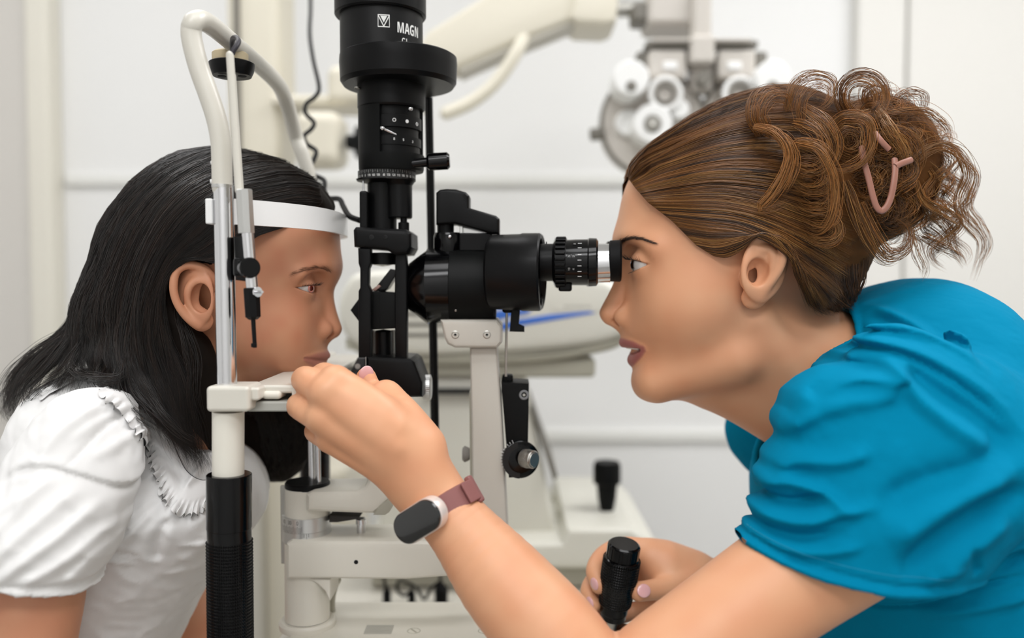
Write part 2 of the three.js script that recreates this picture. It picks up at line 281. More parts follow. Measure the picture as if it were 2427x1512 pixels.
{
  const hx = 904;
  // lamp housing with its print
  const housing = (() => {
    const top = at(hx, 10, 0), bot = at(hx, 190, 0), r = 96 * sc(0), H = top.y - bot.y + 0.02;
    const g = new THREE.CylinderGeometry(r, r, H, 96, 1); g.translate(top.x, bot.y + H / 2, 0); return [g, H, r];
  })();
  const print = canvasTex(2048, 512, (x, w, h) => {
    x.fillStyle = '#0d0d0e'; x.fillRect(0, 0, w, h);
    const u = (deg) => deg / 360 * w; x.fillStyle = '#e9e9e6'; x.strokeStyle = '#e9e9e6';
    const yb = h * 0.62;                                       // lettering base line
    // square emblem with a filled triangle over a V
    const X = u(4), Sz = u(15), Y = yb - 78; x.lineWidth = 5; x.strokeRect(X, Y, Sz, 58);
    x.beginPath(); x.moveTo(X + 16, Y + 4); x.lineTo(X + Sz - 16, Y + 4); x.lineTo(X + Sz / 2, Y + 38); x.fill();
    x.lineWidth = 7; x.beginPath(); x.moveTo(X + 2, Y + 4); x.lineTo(X + Sz / 2, Y + 56); x.lineTo(X + Sz - 2, Y + 4); x.stroke();
    x.textAlign = 'left'; x.font = 'bold 74px sans-serif'; x.fillText('MAGN', u(29), yb, u(64));
    x.font = '70px sans-serif'; x.fillText('SL', u(36), yb + 74);
  });
  part(SL, 'lamp_housing', housing[0], mat(0xffffff, 0.45, 0, { map: print, specularIntensity: 0.5 }));
  part(SL, 'housing_screw', lathe(at(982, 31, 0).add(V(0, 0, 0.0215)), V(0.8, 0, 0.6), [[0, 0], [0.0017, 0], [0.0017, 0.0006], [0, 0.0006]], 16), M.steel, 'small grey screw');
  part(SL, 'lamp_cap', upright([[42, 0.1], [42, 103], [38, 106], [-90, 106], [-96, 102], [-96, 0.1]], 902, 0, 72), M.satin);
  part(SL, 'flange', upright([[206, 0.1], [206, 100], [206, 128], [196, 135], [160, 136.5], [154, 137], [138, 136], [134, 130], [130, 100], [130, 0.1]], 945, 0, 80), M.satin);
  part(SL, 'flange_screw', upright([[207, 0.1], [210, 6], [206, 6], [206, 0.1]], 846, 0.016, 16), M.steel);
  // tower body with the filter drum in a cut-out
  const bcx = 928, Rb = 77, z = 0, S = sc(0);
  const wall = (a0, a1, y0, y1, ro, ri) => {                     // ring sector: angles from the camera side, positive to the right
    const s = new THREE.Shape(), n = 40; const f = (a, r) => [Math.sin(a) * r, Math.cos(a) * r];
    for (let i = 0; i <= n; i++) { const p = f(lerp(a0, a1, i / n), ro); i ? s.lineTo(...p) : s.moveTo(...p); }
    for (let i = n; i >= 0; i--) s.lineTo(...f(lerp(a0, a1, i / n), ri));
    const pb = at(bcx, y1, z), H = at(bcx, y0, z).y - pb.y; const g = new THREE.ExtrudeGeometry(s, { depth: H, bevelEnabled: false });
    g.rotateX(-Math.PI / 2); g.scale(1, 1, -1); const ix = g.index; // z was mirrored: turn the faces round again
    const p = g.attributes.position.array; for (let k = 0; k < p.length; k += 9) for (let c = 0; c < 3; c++) { const q = p[k + c]; p[k + c] = p[k + 6 + c]; p[k + 6 + c] = q; }
    g.translate(pb.x, pb.y, z); g.computeVertexNormals(); return creased(g, 0.5);
  };
  const d2r = Math.PI / 180;
  part(SL, 'tower_collar', upright([[262, 0.1], [262, 76], [258, 79], [190, 79], [190, 0.1]], bcx, 0, 72), M.satin);
  part(SL, 'tower_body', [wall(112 * d2r, 348 * d2r, 256, 372, Rb * S, (Rb - 9) * S), upright([[408, 0.1], [408, 74], [403, 76], [370, 77], [370, 0.1]], bcx, 0, 72)], M.matte);
  const drum = part(SL, 'filter_drum', upright([[372, 0.1], [372, 66], [352, 66], [352, 69], [332, 69], [331, 63], [312, 63], [311, 70], [284, 70], [283, 66], [256, 66], [256, 0.1]], bcx, 0, 64), M.satin);
  const onDrum = (deg, py, r) => at(bcx, py, 0).add(V(Math.sin(deg * d2r) * r * S, 0, Math.cos(deg * d2r) * r * S));
  const rim = (deg) => V(Math.sin(deg * d2r), 0, Math.cos(deg * d2r));
  const ringMark = (deg, py) => { const g = new THREE.TorusGeometry(0.0013, 0.00035, 6, 20); g.rotateY(deg * d2r); const p = onDrum(deg, py, 70.2); g.translate(p.x, p.y, p.z); return g; };
  part(drum, 'ring_mark', [ringMark(13, 297), ringMark(64, 300)], M.white); part(drum, 'dot_mark', lathe(onDrum(38, 298, 69.8), rim(40), [[0, 0], [0.0015, 0], [0.0015, 0.0004], [0, 0.0006]], 16), M.white);
  const digit = (txt, deg, py, r, hgt, p) => { const tx = canvasTex(64, 64, (x) => { x.fillStyle = '#0b0b0c'; x.fillRect(0, 0, 64, 64); x.fillStyle = '#dcdcda'; x.font = 'bold 54px sans-serif'; x.textAlign = 'center'; x.fillText(txt, 32, 52); }); const g = new THREE.PlaneGeometry(hgt, hgt); g.rotateY(deg * d2r); const q = onDrum(deg, py, r); g.translate(q.x, q.y, q.z); part(p, 'engraved_digit', g, mat(0xffffff, 0.5, 0, { map: tx, specularIntensity: 0.4 })); };
  digit('8', 13, 340, 69.4, 0.0032, drum); digit('5', 31, 341, 69.4, 0.0032, drum); digit('3', 52, 343, 69.4, 0.0032, drum);
  part(drum, 'stop_lever', [cyl(onDrum(40, 276, 58), onDrum(40, 270, 78), 0.0009), (() => { const g = new THREE.SphereGeometry(0.0021, 16, 12); const p = onDrum(40, 270, 80); g.translate(p.x, p.y, p.z); return g; })()], M.chrome);
  part(drum, 'stop_lever', [cyl(onDrum(22, 331, 58), onDrum(-7, 318, 78), 0.0013), (() => { const g = new THREE.SphereGeometry(0.0021, 16, 12); const p = onDrum(-7, 318, 78); g.translate(p.x, p.y, p.z); return g; })()], M.chrome);
  part(SL, 'slit_lever', [cyl(at(975, 388, 0.016), at(1014, 384, 0.016), 11 * S, 11 * S, 24), cyl(at(1012, 384, 0.016), at(1066, 381, 0.016), 20 * S, 20 * S, 32, 0.002)], M.gloss, 'black turning knob');
  // scale ring with degree numbers
  {
    const r = 67.5 * S, top = at(917, 408, 0), bot = at(917, 429, 0), H = top.y - bot.y; const g = new THREE.CylinderGeometry(r, r, H, 96, 1); g.translate(top.x, bot.y + H / 2, 0);
    const tx = canvasTex(2048, 64, (x, w, h) => { x.fillStyle = '#0b0b0c'; x.fillRect(0, 0, w, h); x.fillStyle = '#dededb'; x.font = 'bold 24px sans-serif'; x.textAlign = 'center'; for (let k = 0; k < 36; k++) { const px = ((k / 36 * w) + w) % w; x.fillText(String(((140 - k * 10) % 180 + 180) % 180), px + 8, 52); x.fillRect(px - 1, 4, 3, 22); x.fillRect(px + w / 72, 4, 2, 14); } });
    part(SL, 'degree_ring', g, mat(0xffffff, 0.5, 0, { map: tx }), 'black ring with white degree numbers');
  }
  part(SL, 'optics_stem', [upright([[552, 0.1], [552, 34], [436, 34], [430, 58], [426, 60], [426, 0.1]], 906, 0), upright([[518, 0.1], [518, 28], [515, 30], [440, 30], [428, 38], [424, 38], [424, 0.1]], 947, 0.004), upright([[548, 0.1], [548, 13], [528, 13], [526, 8], [514, 8], [514, 0.1]], 957, 0.008, 24)], M.satin);
  part(SL, 'guide_post', [pbox(851, 452, 872, 600, 0.018, 0.014, 0.002)], M.satin);
  part(SL, 'guide_pin', cyl(at(861, 455, 0.01), at(861, 422, 0.01), 0.0008), M.chrome);
  part(SL, 'yoke', ext([[836, 545], [842, 537], [962, 543], [974, 552], [975, 586], [966, 602], [935, 604], [915, 592], [838, 585]], 0.03, 0.055, 0.004), M.satin);
  part(SL, 'yoke_screw', lathe(at(881, 562, 0.03), V(0, 0, 1), [[0, 0], [0.0022, 0], [0.0022, 0.0006], [0.001, 0.0007], [0.001, 0.0001], [0, 0.0001]], 20), M.gloss);
  part(SL, 'yoke_screw', lathe(at(914, 562, 0.03), V(0, 0, 1), [[0, 0], [0.0018, 0], [0.0018, 0.0006], [0.001, 0.0007], [0.001, 0.0001], [0, 0.0001]], 20), M.gloss);
  part(SL, 'lens_mount', upright([[627, 30], [627, 34], [600, 36], [598, 0.1]], 907, 0.005, 40), M.satin);
  part(SL, 'projection_lens', upright([[632, 0.1], [630, 14], [626, 30], [622, 30], [622, 0.1]], 907, 0.005, 40), M.glass);
  const postShape = [[848, 588], [878, 588], [879, 625], [874, 636], [873, 676], [879, 690], [879, 848], [849, 848], [849, 690], [853, 682], [853, 636], [849, 624]];
  part(SL, 'side_post', ext(postShape, 0.028, 0.012, 0.0015), M.satin);
  part(SL, 'post_slot', pbox(861, 641, 864, 674, 0.0283, 0.004, 0.0005), M.hole);
  part(SL, 'side_post', ext([[936, 598], [962, 598], [965, 640], [964, 852], [936, 850], [935, 700]], 0.022, 0.012, 0.0015), M.satin);
  part(SL, 'mirror', ext([[886, 686], [925, 637], [940, 640], [938, 652], [918, 684], [905, 692]], 0.008, 0.02, 0.0008), M.gloss);
  part(SL, 'mirror_edge', ext([[880, 687], [898, 674], [903, 679], [889, 690]], 0.01, 0.018, 0.0008), mat(0xb58f83, 0.3));
  part(SL, 'prism_box', ext([[874, 690], [942, 694], [942, 778], [874, 782]], 0.018, 0.036, 0.0015), M.matte);
  part(SL, 'prism_box_edge', pbox(899, 692, 900.5, 780, 0.0183, 0.002, 0.0003), M.gloss);
  part(SL, 'corner_prism', ext([[830, 735], [850, 708], [862, 705], [862, 768], [850, 762]], 0.01, 0.03, 0.001), M.matte);
  part(SL, 'focus_post', upright([[850, 0.1], [850, 21], [786, 21], [783, 18], [780, 0.1]], 909, 0.0, 32), M.satin);
  part(SL, 'side_rod', [cyl(at(884, 782, -0.012), at(884, 850, -0.012), 0.0022, 0.0022, 16), cyl(at(933, 782, -0.012), at(933, 850, -0.012), 0.0022, 0.0022, 16)], M.steel);
  part(SL, 'tilt_base', ext([[868, 845], [972, 850], [983, 858], [1001, 906], [1001, 942], [868, 944]], 0.03, 0.06, 0.004), M.satin);
  part(SL, 'tilt_base_edge', pbox(866, 846, 868.5, 930, 0.031, 0.05, 0.0005), M.brushed);
  part(SL, 'tilt_bracket', ext([[818, 905], [846, 848], [868, 846], [868, 944], [818, 944]], -0.03, 0.03, 0.003), mat(0x2d2e30, 0.4));
  part(SL, 'tilt_bracket_screw', lathe(at(848, 868, -0.03), V(0, 0, 1), [[0, 0], [0.0025, 0], [0.0025, 0.001], [0, 0.001]], 16), M.brushed);
  {
    const teeth = []; const p0 = at(1001, 918, -0.005), r = 29 * S; for (let k = 0; k < 40; k++) { const a = k / 40 * Math.PI * 2; teeth.push(rbox(V(p0.x + 0.0045, p0.y + Math.cos(a) * r, p0.z + Math.sin(a) * r), V(0.006, 0.001, 0.0012), 0.0003, V(a, 0, 0), 1)); }
    part(SL, 'tilt_knob', [cyl(p0, p0.clone().add(V(0.008, 0, 0)), r, r, 40, 0.001), ...teeth], M.brushed, 'round chrome knob');
  }
  part(SL, 'back_rod', [cyl(at(1016, 232, -0.06), at(1034, 1180, -0.06), 9.5 * sc(-0.06), 10.5 * sc(-0.06), 20), cyl(at(1010, 234, -0.052), at(1030, 1180, -0.052), 2.5 * sc(-0.05), 2.5 * sc(-0.05), 8)], M.satin, 'long black rod');
  // microscope
  part(SL, 'objective_cone', barrel([[968, 0.1], [968, 50], [969, 54], [972, 57], [1010, 85], [1016, 88], [1016, 0.1]], 680, 0), M.gloss);
  part(SL, 'objective_ring', barrel([[1014, 0.1], [1014, 88], [1068, 88], [1068, 0.1]], 677, 0), M.gloss);
  part(SL, 'microscope_body', barrel([[1067, 0.1], [1067, 85], [1069, 87], [1170, 85], [1176, 80], [1176, 0.1]], 676, 0), M.matte);
  part(SL, 'lens_lock_screw', lathe(at(1080, 736, 0.0265), V(0, -0.4, 0.9), [[0, 0], [0.0011, 0], [0.0008, 0.0006], [0, 0.0007]], 12), M.steel);
  // twin magnification drums, splayed outwards, each with its eyepiece
  for (const s of [1, -1]) {
    const turn = (g) => { const pv = at(1235, 645, 0); g.translate(-pv.x, 0, 0); g.rotateY(-s * 6.5 * d2r); g.translate(pv.x, 0, 0); return g; };
    const zc = s * 0.0225, S1 = sc(0.03);
    const bar = (l, py) => turn(barrel(l, py, zc));
    const pod = part(SL, 'magnification_drum', bar([[1162, 0.1], [1162, 74], [1168, 84], [1176, 88], [1240, 90], [1246, 92], [1286, 92], [1290, 89], [1290, 80], [1284, 76], [1284, 0.1]], 645), M.satin);
    if (s > 0) part(pod, 'drum_pin', lathe(turn(new THREE.BufferGeometry().setFromPoints([at(1288, 577, zc + 0.004)])).attributes.position.array.length ? at(1294, 576, zc + 0.006) : 0, V(1, 0, 0), [[0, 0], [0.0012, 0], [0.0012, 0.0008], [0, 0.0008]], 12), M.hole);
    const ep = part(SL, 'eyepiece', bar([[1282, 0.1], [1282, 38], [1290, 44], [1322, 44], [1324, 0.1]], 622), M.satin);
    const ring = [bar([[1318, 0.1], [1318, 44], [1322, 50], [1325, 55], [1350, 55], [1352, 0.1]], 622)];
    for (let k = 0; k < 26; k++) { const a = k / 26 * Math.PI * 2; const c = at(1337, 622, zc); ring.push(turn(rbox(V(c.x, c.y + Math.cos(a) * 56 * sc(zc), c.z + Math.sin(a) * 56 * sc(zc)), V(23 * sc(zc), 0.0032, 0.0024), 0.0006, V(a, 0, 0), 1))); }
    part(ep, 'focus_ring', ring, M.satin);
    const tx = canvasTex(512, 1024, (x, w, h) => { // u runs round the barrel, v along it
      x.fillStyle = '#101112'; x.fillRect(0, 0, w, h); });
    part(ep, 'scale_barrel', bar([[1350, 0.1], [1350, 53], [1372, 54], [1400, 54], [1403, 57], [1420, 56], [1424, 50], [1424, 0.1]], 622), M.gloss);
    if (s > 0) {
      const onB = (px, deg, r) => { const c = at(px, 622, zc); return V(c.x, c.y + Math.sin(deg * d2r) * r * sc(zc), c.z + Math.cos(deg * d2r) * r * sc(zc)); };
      const marks = []; for (const deg of [52, 36, 18, 4, -10, -24, -38]) { const g = rbox(V(0, 0, 0), V(9 * sc(zc), 0.00045, 0.0004), 0.0001, null, 1); g.rotateX(-deg * d2r); const p = onB(1382, deg, 54.3); g.translate(p.x, p.y, p.z); marks.push(turn(g)); }
      part(ep, 'scale_tick', marks, M.white, 'white engraved ticks');
      for (const [txt, px, deg] of [['0', 1370, 50], ['5', 1358, 14], ['2', 1368, 14], ['10', 1358, -18], ['4', 1368, -18]]) {
        const t2 = canvasTex(64, 64, (x) => { x.fillStyle = '#050506'; x.fillRect(0, 0, 64, 64); x.save(); x.translate(32, 32); x.rotate(-Math.PI / 2); x.fillStyle = '#d6d6d4'; x.font = '46px sans-serif'; x.textAlign = 'center'; x.textBaseline = 'middle'; x.fillText(txt, 0, 2, 60); x.restore(); });
        const g = new THREE.PlaneGeometry(0.0031, 0.0034); g.rotateX(-deg * d2r); const p = onB(px, deg, 54.6); g.translate(p.x, p.y, p.z); part(ep, 'engraved_number', turn(g), mat(0xffffff, 0.3, 0, { map: t2, specularIntensity: 0.5 }));
      }
    }
    part(ep, 'chrome_sleeve', bar([[1420, 0.1], [1420, 46], [1452, 45], [1452, 0.1]], 624), M.chrome);
    part(ep, 'eyecup', bar([[1449, 0.1], [1449, 44], [1452, 48], [1474, 49], [1478, 46], [1479, 38], [1470, 32], [1470, 0.1]], 619), M.rubber);
    part(ep, 'clamp_foot', turn(rbox(at(1347, 678, zc), V(0.011, 0.009, 0.012), 0.002)), M.satin);
  }
  // beam splitter hump on top
  part(SL, 'hump_hub', upright([[606, 0.1], [606, 32], [598, 36], [560, 36], [552, 33], [550, 0.1]], 1064, 0.0, 40), M.gloss);
  part(SL, 'hump_hub_screw', (() => { const g = new THREE.SphereGeometry(5.5 * S, 16, 12); const p = at(1066, 561, 0.0135); g.translate(p.x, p.y, p.z); return g; })(), M.chrome);
  part(SL, 'hump_block', [pbox(1088, 552, 1166, 596, 0.012, 0.03, 0.0015)], M.satin);
  part(SL, 'hump_neck', upright([[552, 0.1], [552, 20], [526, 20], [526, 0.1]], 1056, 0.0, 32), M.satin);
  part(SL, 'light_arm', ext([[1033, 456], [1042, 449], [1058, 447], [1080, 448], [1104, 455], [1112, 463], [1112, 492], [1176, 511], [1184, 518], [1184, 554], [1166, 554], [1078, 530], [1033, 532]], 0.016, 0.032, 0.003), M.satin);
  part(SL, 'light_arm_hole', lathe(at(1102, 465, 0.016), V(0, 0, 1), [[0, 0], [0.0017, 0], [0.0017, 0.0004], [0, 0.0003]], 16), M.hole);
  part(SL, 'steel_wedge', ext([[1098, 538], [1172, 553], [1092, 553]], 0.008, 0.016, 0.0005), M.brushed);
  part(SL, 'steel_tab', [pbox(1089, 536, 1097, 553, 0.01, 0.01, 0.0005), pbox(1164, 552, 1178, 572, 0.004, 0.012, 0.0008)], M.brushed);
  // support bracket and column
  part(SL, 'support_bracket', ext([[1043, 758], [1178, 758], [1190, 772], [1190, 812], [1178, 825], [1078, 825], [1060, 816], [1052, 800]], 0.027, 0.054, 0.004), M.ivoryDark);
  for (const x of [1079, 1154]) { const b = part(SL, 'hex_screw', lathe(at(x, 793, 0.027), V(0, 0, 1), [[0, -0.001], [0.0034, -0.001], [0.0034, 0.0004], [0.0028, 0.0006], [0.0026, -0.0002], [0.0012, 0.0001], [0, 0.0001]], 24), M.steel); part(b, 'hex_socket', lathe(at(x, 793, 0.0272), V(0, 0, 1), [[0, 0], [0.0011, 0], [0.0011, 0.0002], [0, 0.0002]], 6), M.hole); }
  part(SL, 'column', ext([[1113, 822], [1178, 822], [1190, 1000], [1206, 1300], [1206, 1372], [1122, 1372], [1117, 1000]], 0.016, 0.05, 0.003), M.ivoryDark);
  part(SL, 'column_plate', ext([[1112, 930], [1117, 930], [1121, 1130], [1114, 1130]], 0.0, 0.03, 0.0006), M.deviceGrey);
  part(SL, 'column_knob', cyl(at(1096, 1076, -0.01), at(1116, 1076, -0.01), 20 * S, 16 * S, 28, 0.002), mat(0x8d8983, 0.5));
  part(SL, 'thin_rod', cyl(at(1201, 742, 0.01), at(1199, 892, 0.01), 0.0011, 0.0011, 12), M.steel);
  part(SL, 'rod_mount', [pbox(1190, 727, 1216, 742, 0.016, 0.012, 0.003)], M.satin);
  part(SL, 'drum_lever', ext([[1213, 720], [1234, 718], [1230, 768], [1243, 774], [1243, 787], [1208, 786]], 0.018, 0.008, 0.001), M.satin, 'small black hooked lever');
  // black measuring box with its dial
  const mb = part(SL, 'measuring_box', [ext([[1188, 906], [1254, 909], [1250, 1130], [1206, 1133]], 0.012, 0.035, 0.0015), pbox(1190, 889, 1216, 908, 0.004, 0.014, 0.002)], M.matte);
  part(mb, 'badge_ring', (() => { const g = new THREE.TorusGeometry(0.0033, 0.0011, 8, 28); g.scale(1, 1, 0.25); const p = at(1242, 936, 0.0122); g.translate(p.x, p.y, p.z); return g; })(), mat(0x77787a, 0.5));
  part(mb, 'badge_dot', lathe(at(1242, 936, 0.012), V(0, 0, 1), [[0, 0], [0.0012, 0], [0.0012, 0.0005], [0, 0.0005]], 14), M.steel);
  const dial = part(mb, 'dial', lathe(at(1232, 1087, 0.012), V(0.25, 0, 1), [[0, 0], [44 * S, 0], [44 * S, 0.004], [40 * S, 0.005], [28 * S, 0.006], [0, 0.006]], 48), M.gloss);
  part(mb, 'dial_print', (() => { const g = new THREE.RingGeometry(30 * S, 43.5 * S, 48, 1, 1.75, 2.9); const p = at(1231, 1087, 0.012); g.rotateY(0.25); g.translate(p.x + 0.0012, p.y, p.z + 0.0062); return g; })(), mat(0x0b0b0c, 0.5));
  {
    const marks = [], c = at(1231, 1087, 0.0185); for (let k = 0; k < 16; k++) { const a = Math.PI * (0.62 + k / 15 * 0.8); const g = rbox(V(0, 0, 0), V(k % 5 ? 0.0018 : 0.003, 0.0004, 0.0003), 0.0001, V(0, 0, a), 1); g.translate(c.x + Math.cos(a) * 42 * S, c.y + Math.sin(a) * 42 * S, 0.0178); marks.push(g); }
    part(mb, 'dial_tick', marks, M.white);
    for (const [txt, x, y] of [['1', 1213, 1066], ['2', 1209, 1093]]) { const t2 = canvasTex(64, 64, (q) => { q.fillStyle = '#0b0b0c'; q.fillRect(0, 0, 64, 64); q.fillStyle = '#cfcfcd'; q.font = '56px sans-serif'; q.textAlign = 'center'; q.fillText(txt, 32, 53); }); const g = new THREE.PlaneGeometry(0.0042, 0.0042); const p = at(x, y, 0.0187); g.translate(p.x, p.y, p.z); part(mb, 'engraved_number', g, mat(0xffffff, 0.5, 0, { map: t2, specularIntensity: 0.4 })); }
  }
  const kn = at(1240, 1085, 0.018), kd = V(0.75, 0, 0.66).normalize(), ke = kn.clone().addScaledVector(kd, 0.012);
  part(mb, 'dial_knob', [cyl(kn, ke, 21 * S, 21 * S, 36, 0.0008), knurlGeo(kn.clone().addScaledVector(kd, 0.001), kd, 21 * S, 0.008, 1, 40, 0.0005), lathe(ke, kd, [[0, 0], [17 * S, 0], [16 * S, 0.0008], [0, 0.001]], 28)], M.steel, 'ridged steel knob');
  // lower works
  part(SL, 'twin_rod', cyl(at(740, 1150, 0.0), at(736, 960, 0.0), 8 * S, 8 * S, 20), M.chrome, 'polished steel rod'); part(SL, 'twin_rod', cyl(at(755, 1150, 0.006), at(752, 960, 0.006), 6 * S, 6 * S, 20), M.chrome, 'polished steel rod');
  part(SL, 'pivot_cap', upright([[1154, 0.1], [1154, 53], [1143, 53], [1140, 50], [1140, 0.1]], 729, 0), M.satin);
  part(SL, 'pivot_hub', upright([[1217, 0.1], [1217, 53], [1153, 53], [1153, 0.1]], 729, 0), M.ivory);
  part(SL, 'lamp_arm', ext([[724, 1172], [740, 1166], [800, 1165], [846, 1164], [862, 1155], [869, 1140], [869, 960], [935, 960], [938, 1172], [905, 1208], [885, 1220], [740, 1215], [724, 1214]], 0.027, 0.054, 0.006), M.ivory);
  part(SL, 'arm_end_face', ext([[884, 1221], [898, 1200], [922, 1180], [938, 1172], [937, 1190], [922, 1214], [912, 1221]], 0.0278, 0.05, 0.001), M.deviceGrey);
  part(SL, 'scale_plate', pbox(664, 1152, 678, 1336, 0.004, 0.004, 0.0006), M.steel);
  {
    const mk = (y0, y1, tex, rp) => { const top = at(727, y0, 0), bot = at(727, y1, 0), r = rp * S, H = top.y - bot.y; const g = new THREE.CylinderGeometry(r, r, H, 96, 1); g.translate(top.x, bot.y + H / 2, 0); return g; };
    const tA = canvasTex(2048, 160, (x, w, h) => { x.fillStyle = '#dadad8'; x.fillRect(0, 0, w, h); x.fillStyle = '#1c1c1c'; x.font = '60px sans-serif'; x.textAlign = 'center'; for (let k = -24; k < 8; k++) { const px = (k * 20 - 50 + w) % w; if (k > 3) continue; x.fillRect(px - 2, k % 3 ? 92 : 80, 4, 70); if (k % 6 === 0 && k <= 0) x.fillText(String(-k * 5), px, 62); } });
    const tB = canvasTex(2048, 128, (x, w, h) => { x.fillStyle = '#d6d6d4'; x.fillRect(0, 0, w, h); x.fillStyle = '#1c1c1c'; for (const [k, l] of [[40, 40], [72, 78], [100, 40]]) x.fillRect(k, 0, 4, l); });
    part(SL, 'angle_drum', mk(1217, 1249, tA, 57), mat(0xffffff, 0.34, 0.85, { map: tA }), 'chrome drum with angle scale'); part(SL, 'angle_drum_base', mk(1249.5, 1276, tB, 57), mat(0xffffff, 0.34, 0.85, { map: tB }), 'chrome drum');
  }
  part(SL, 'arm_shim', ext([[780, 1222], [852, 1224], [850, 1230], [800, 1238], [780, 1238]], 0.01, 0.03, 0.0006), mat(0x2a2622, 0.6));
  part(SL, 'limit_pin', [upright([[1282, 0.1], [1282, 10], [1240, 10], [1240, 0.1]], 856, 0, 24), upright([[1241, 0.1], [1241, 12.5], [1230, 12.5], [1228, 11], [1228, 0.1]], 856, 0, 24)], M.chrome, 'chrome limit pin');
  part(SL, 'lower_arm', ext([[677, 1290], [690, 1282], [1080, 1284], [1120, 1296], [1120, 1352], [1068, 1368], [960, 1376], [730, 1374], [677, 1374]], 0.026, 0.056, 0.005), M.ivory);
  part(SL, 'arm_hub', upright([[1374, 0.1], [1374, 53.5], [1281, 53.5], [1278, 51], [1278, 0.1]], 729, 0), M.ivory);
  part(SL, 'arm_screw_hole', lathe(at(844, 1332, 0.026), V(0, 0, 1), [[0, 0], [5 * S, 0], [5 * S, 0.0003], [0, 0.0003]], 16), M.hole);
  part(SL, 'pillar', upright([[1464, 0.1], [1464, 53], [1372, 53], [1372, 0.1]], 729, 0), M.ivory);
  part(SL, 'pillar_gusset', ext([[730, 1370], [784, 1372], [782, 1425], [770, 1402], [752, 1385]], 0.02, 0.04, 0.002), M.ivory);
  part(SL, 'pillar_gap', upright([[1466, 0.1], [1466, 52], [1463, 52], [1463, 0.1]], 729, 0), M.hole);
  part(SL, 'base_collar', upright([[1484, 0.1], [1484, 66], [1478, 67], [1470, 67], [1468, 64], [1465, 62], [1465, 0.1]], 729, 0), M.ivory);
  { const a = at(662, 1482, 0.05), b = at(1200, 1482, 0.05), yt = at(900, 1480, 0).y; part(SL, 'base_plate', rbox(V((a.x + b.x) / 2, yt - 0.0125, -0.005), V(b.x - a.x, 0.025, 0.105), 0.005), M.ivory);
    part(SL, 'base_cover', rbox(V((a.x + b.x) / 2 + 0.03, (TABLE_Y + yt - 0.02) / 2, 0.0), V(b.x - a.x + 0.11, yt - 0.022 - TABLE_Y, 0.15), 0.012), M.ivoryLight);
    const plate = canvasTex(256, 128, (x, w, h) => { x.fillStyle = '#bdbbb3'; x.fillRect(0, 0, w, h); x.strokeStyle = '#8f8d86'; x.lineWidth = 3; for (let k = 0; k < 5; k++) { x.beginPath(); for (let i = 20; i < 220 - (k % 3) * 40; i += 9) { x.moveTo(i, 24 + k * 20); x.lineTo(i + 6, 24 + k * 20); } x.stroke(); } });
    { const g = new THREE.BoxGeometry(0.024, 0.0008, 0.018); g.translate(at(903, 1466, 0).x, yt + 0.0004, 0.012); part(SL, 'rating_plate', g, mat(0xffffff, 0.4, 0.4, { map: plate }), 'grey printed rating plate'); }
    part(SL, 'slotted_screw', [lathe(V(at(985, 1468, 0).x, yt, 0.014), V(0, 1, 0), [[0.0052, 0], [0.0056, 0.0004], [0.006, 0], [0.0052, 0]], 28), rbox(V(at(985, 1468, 0).x, yt + 0.0003, 0.014), V(0.0012, 0.0006, 0.011), 0.0002, V(0, 0.6, 0), 1)], M.deviceGrey);
    part(SL, 'slotted_screw', [lathe(V(at(1150, 1470, 0).x, yt, 0.014), V(0, 1, 0), [[0.0052, 0], [0.0056, 0.0004], [0.006, 0], [0.0052, 0]], 28)], M.deviceGrey);
  }
  part(SL, 'grey_lead', tube([at(800, 1374, -0.02), at(792, 1392, -0.03), at(786, 1420, -0.03), at(787, 1450, -0.03), at(796, 1478, -0.03)], 0.0035, 30, 10), M.deviceGrey);
  // joystick
  const j0 = at(1452, 1462, 0.012), j1 = at(1480, 1288, 0.026), jd = j1.clone().sub(j0), jl = jd.length(); jd.normalize();
  const js = part(SL, 'joystick', lathe(j0, jd, [[0, 0], [0.0115, 0], [0.0115, 0.005], [0.0122, 0.006], [0.0122, 0.012], [0.0135, 0.013], [0.0155, jl * 0.45], [0.0158, jl * 0.74], [0.0148, jl * 0.8], [0.0136, jl * 0.81], [0.0136, jl * 0.985], [0.0122, jl], [0, jl]], 48), M.gloss, 'black joystick');
  part(js, 'knurled_grip', knurlGeo(j0.clone().addScaledVector(jd, 0.0135), jd, (t) => 0.0136 + 0.0021 * Math.min(1, t * 1.7), jl * 0.62, 18, 52, 0.0008), M.satin);
  { const f = []; for (let k = 0; k < 12; k++) { const a = k / 12 * 2 * Math.PI; const q = new THREE.Quaternion().setFromUnitVectors(UPY, jd); const o = V(Math.sin(a) * 0.0135, jl * 0.9, Math.cos(a) * 0.0135).applyQuaternion(q).add(j0); const g = rbox(V(0, 0, 0), V(0.0045, jl * 0.15, 0.0012), 0.0005, null, 2); g.rotateY(a); g.applyQuaternion(q); g.translate(o.x, o.y, o.z); f.push(g); } part(js, 'cap_flute', f, M.gloss); }
  part(SL, 'joystick_stem', cyl(j0.clone().addScaledVector(jd, -0.05), j0, 0.005), M.steel);
  part(SL, 'joystick_boot', lathe(at(1478, 1520, 0.0), V(0, 1, 0), [[0.04, -0.05], [0.026, 0], [0.02, 0.008], [0.008, 0.013], [0, 0.013]], 36), M.gloss);
  part(SL, 'joystick_deck', rbox(V(at(1470, 1500, 0).x, (TABLE_Y + 0.868) / 2 - 0.002, 0), V(0.14, 0.868 - TABLE_Y - 0.004, 0.13), 0.012), M.ivoryLight);
}

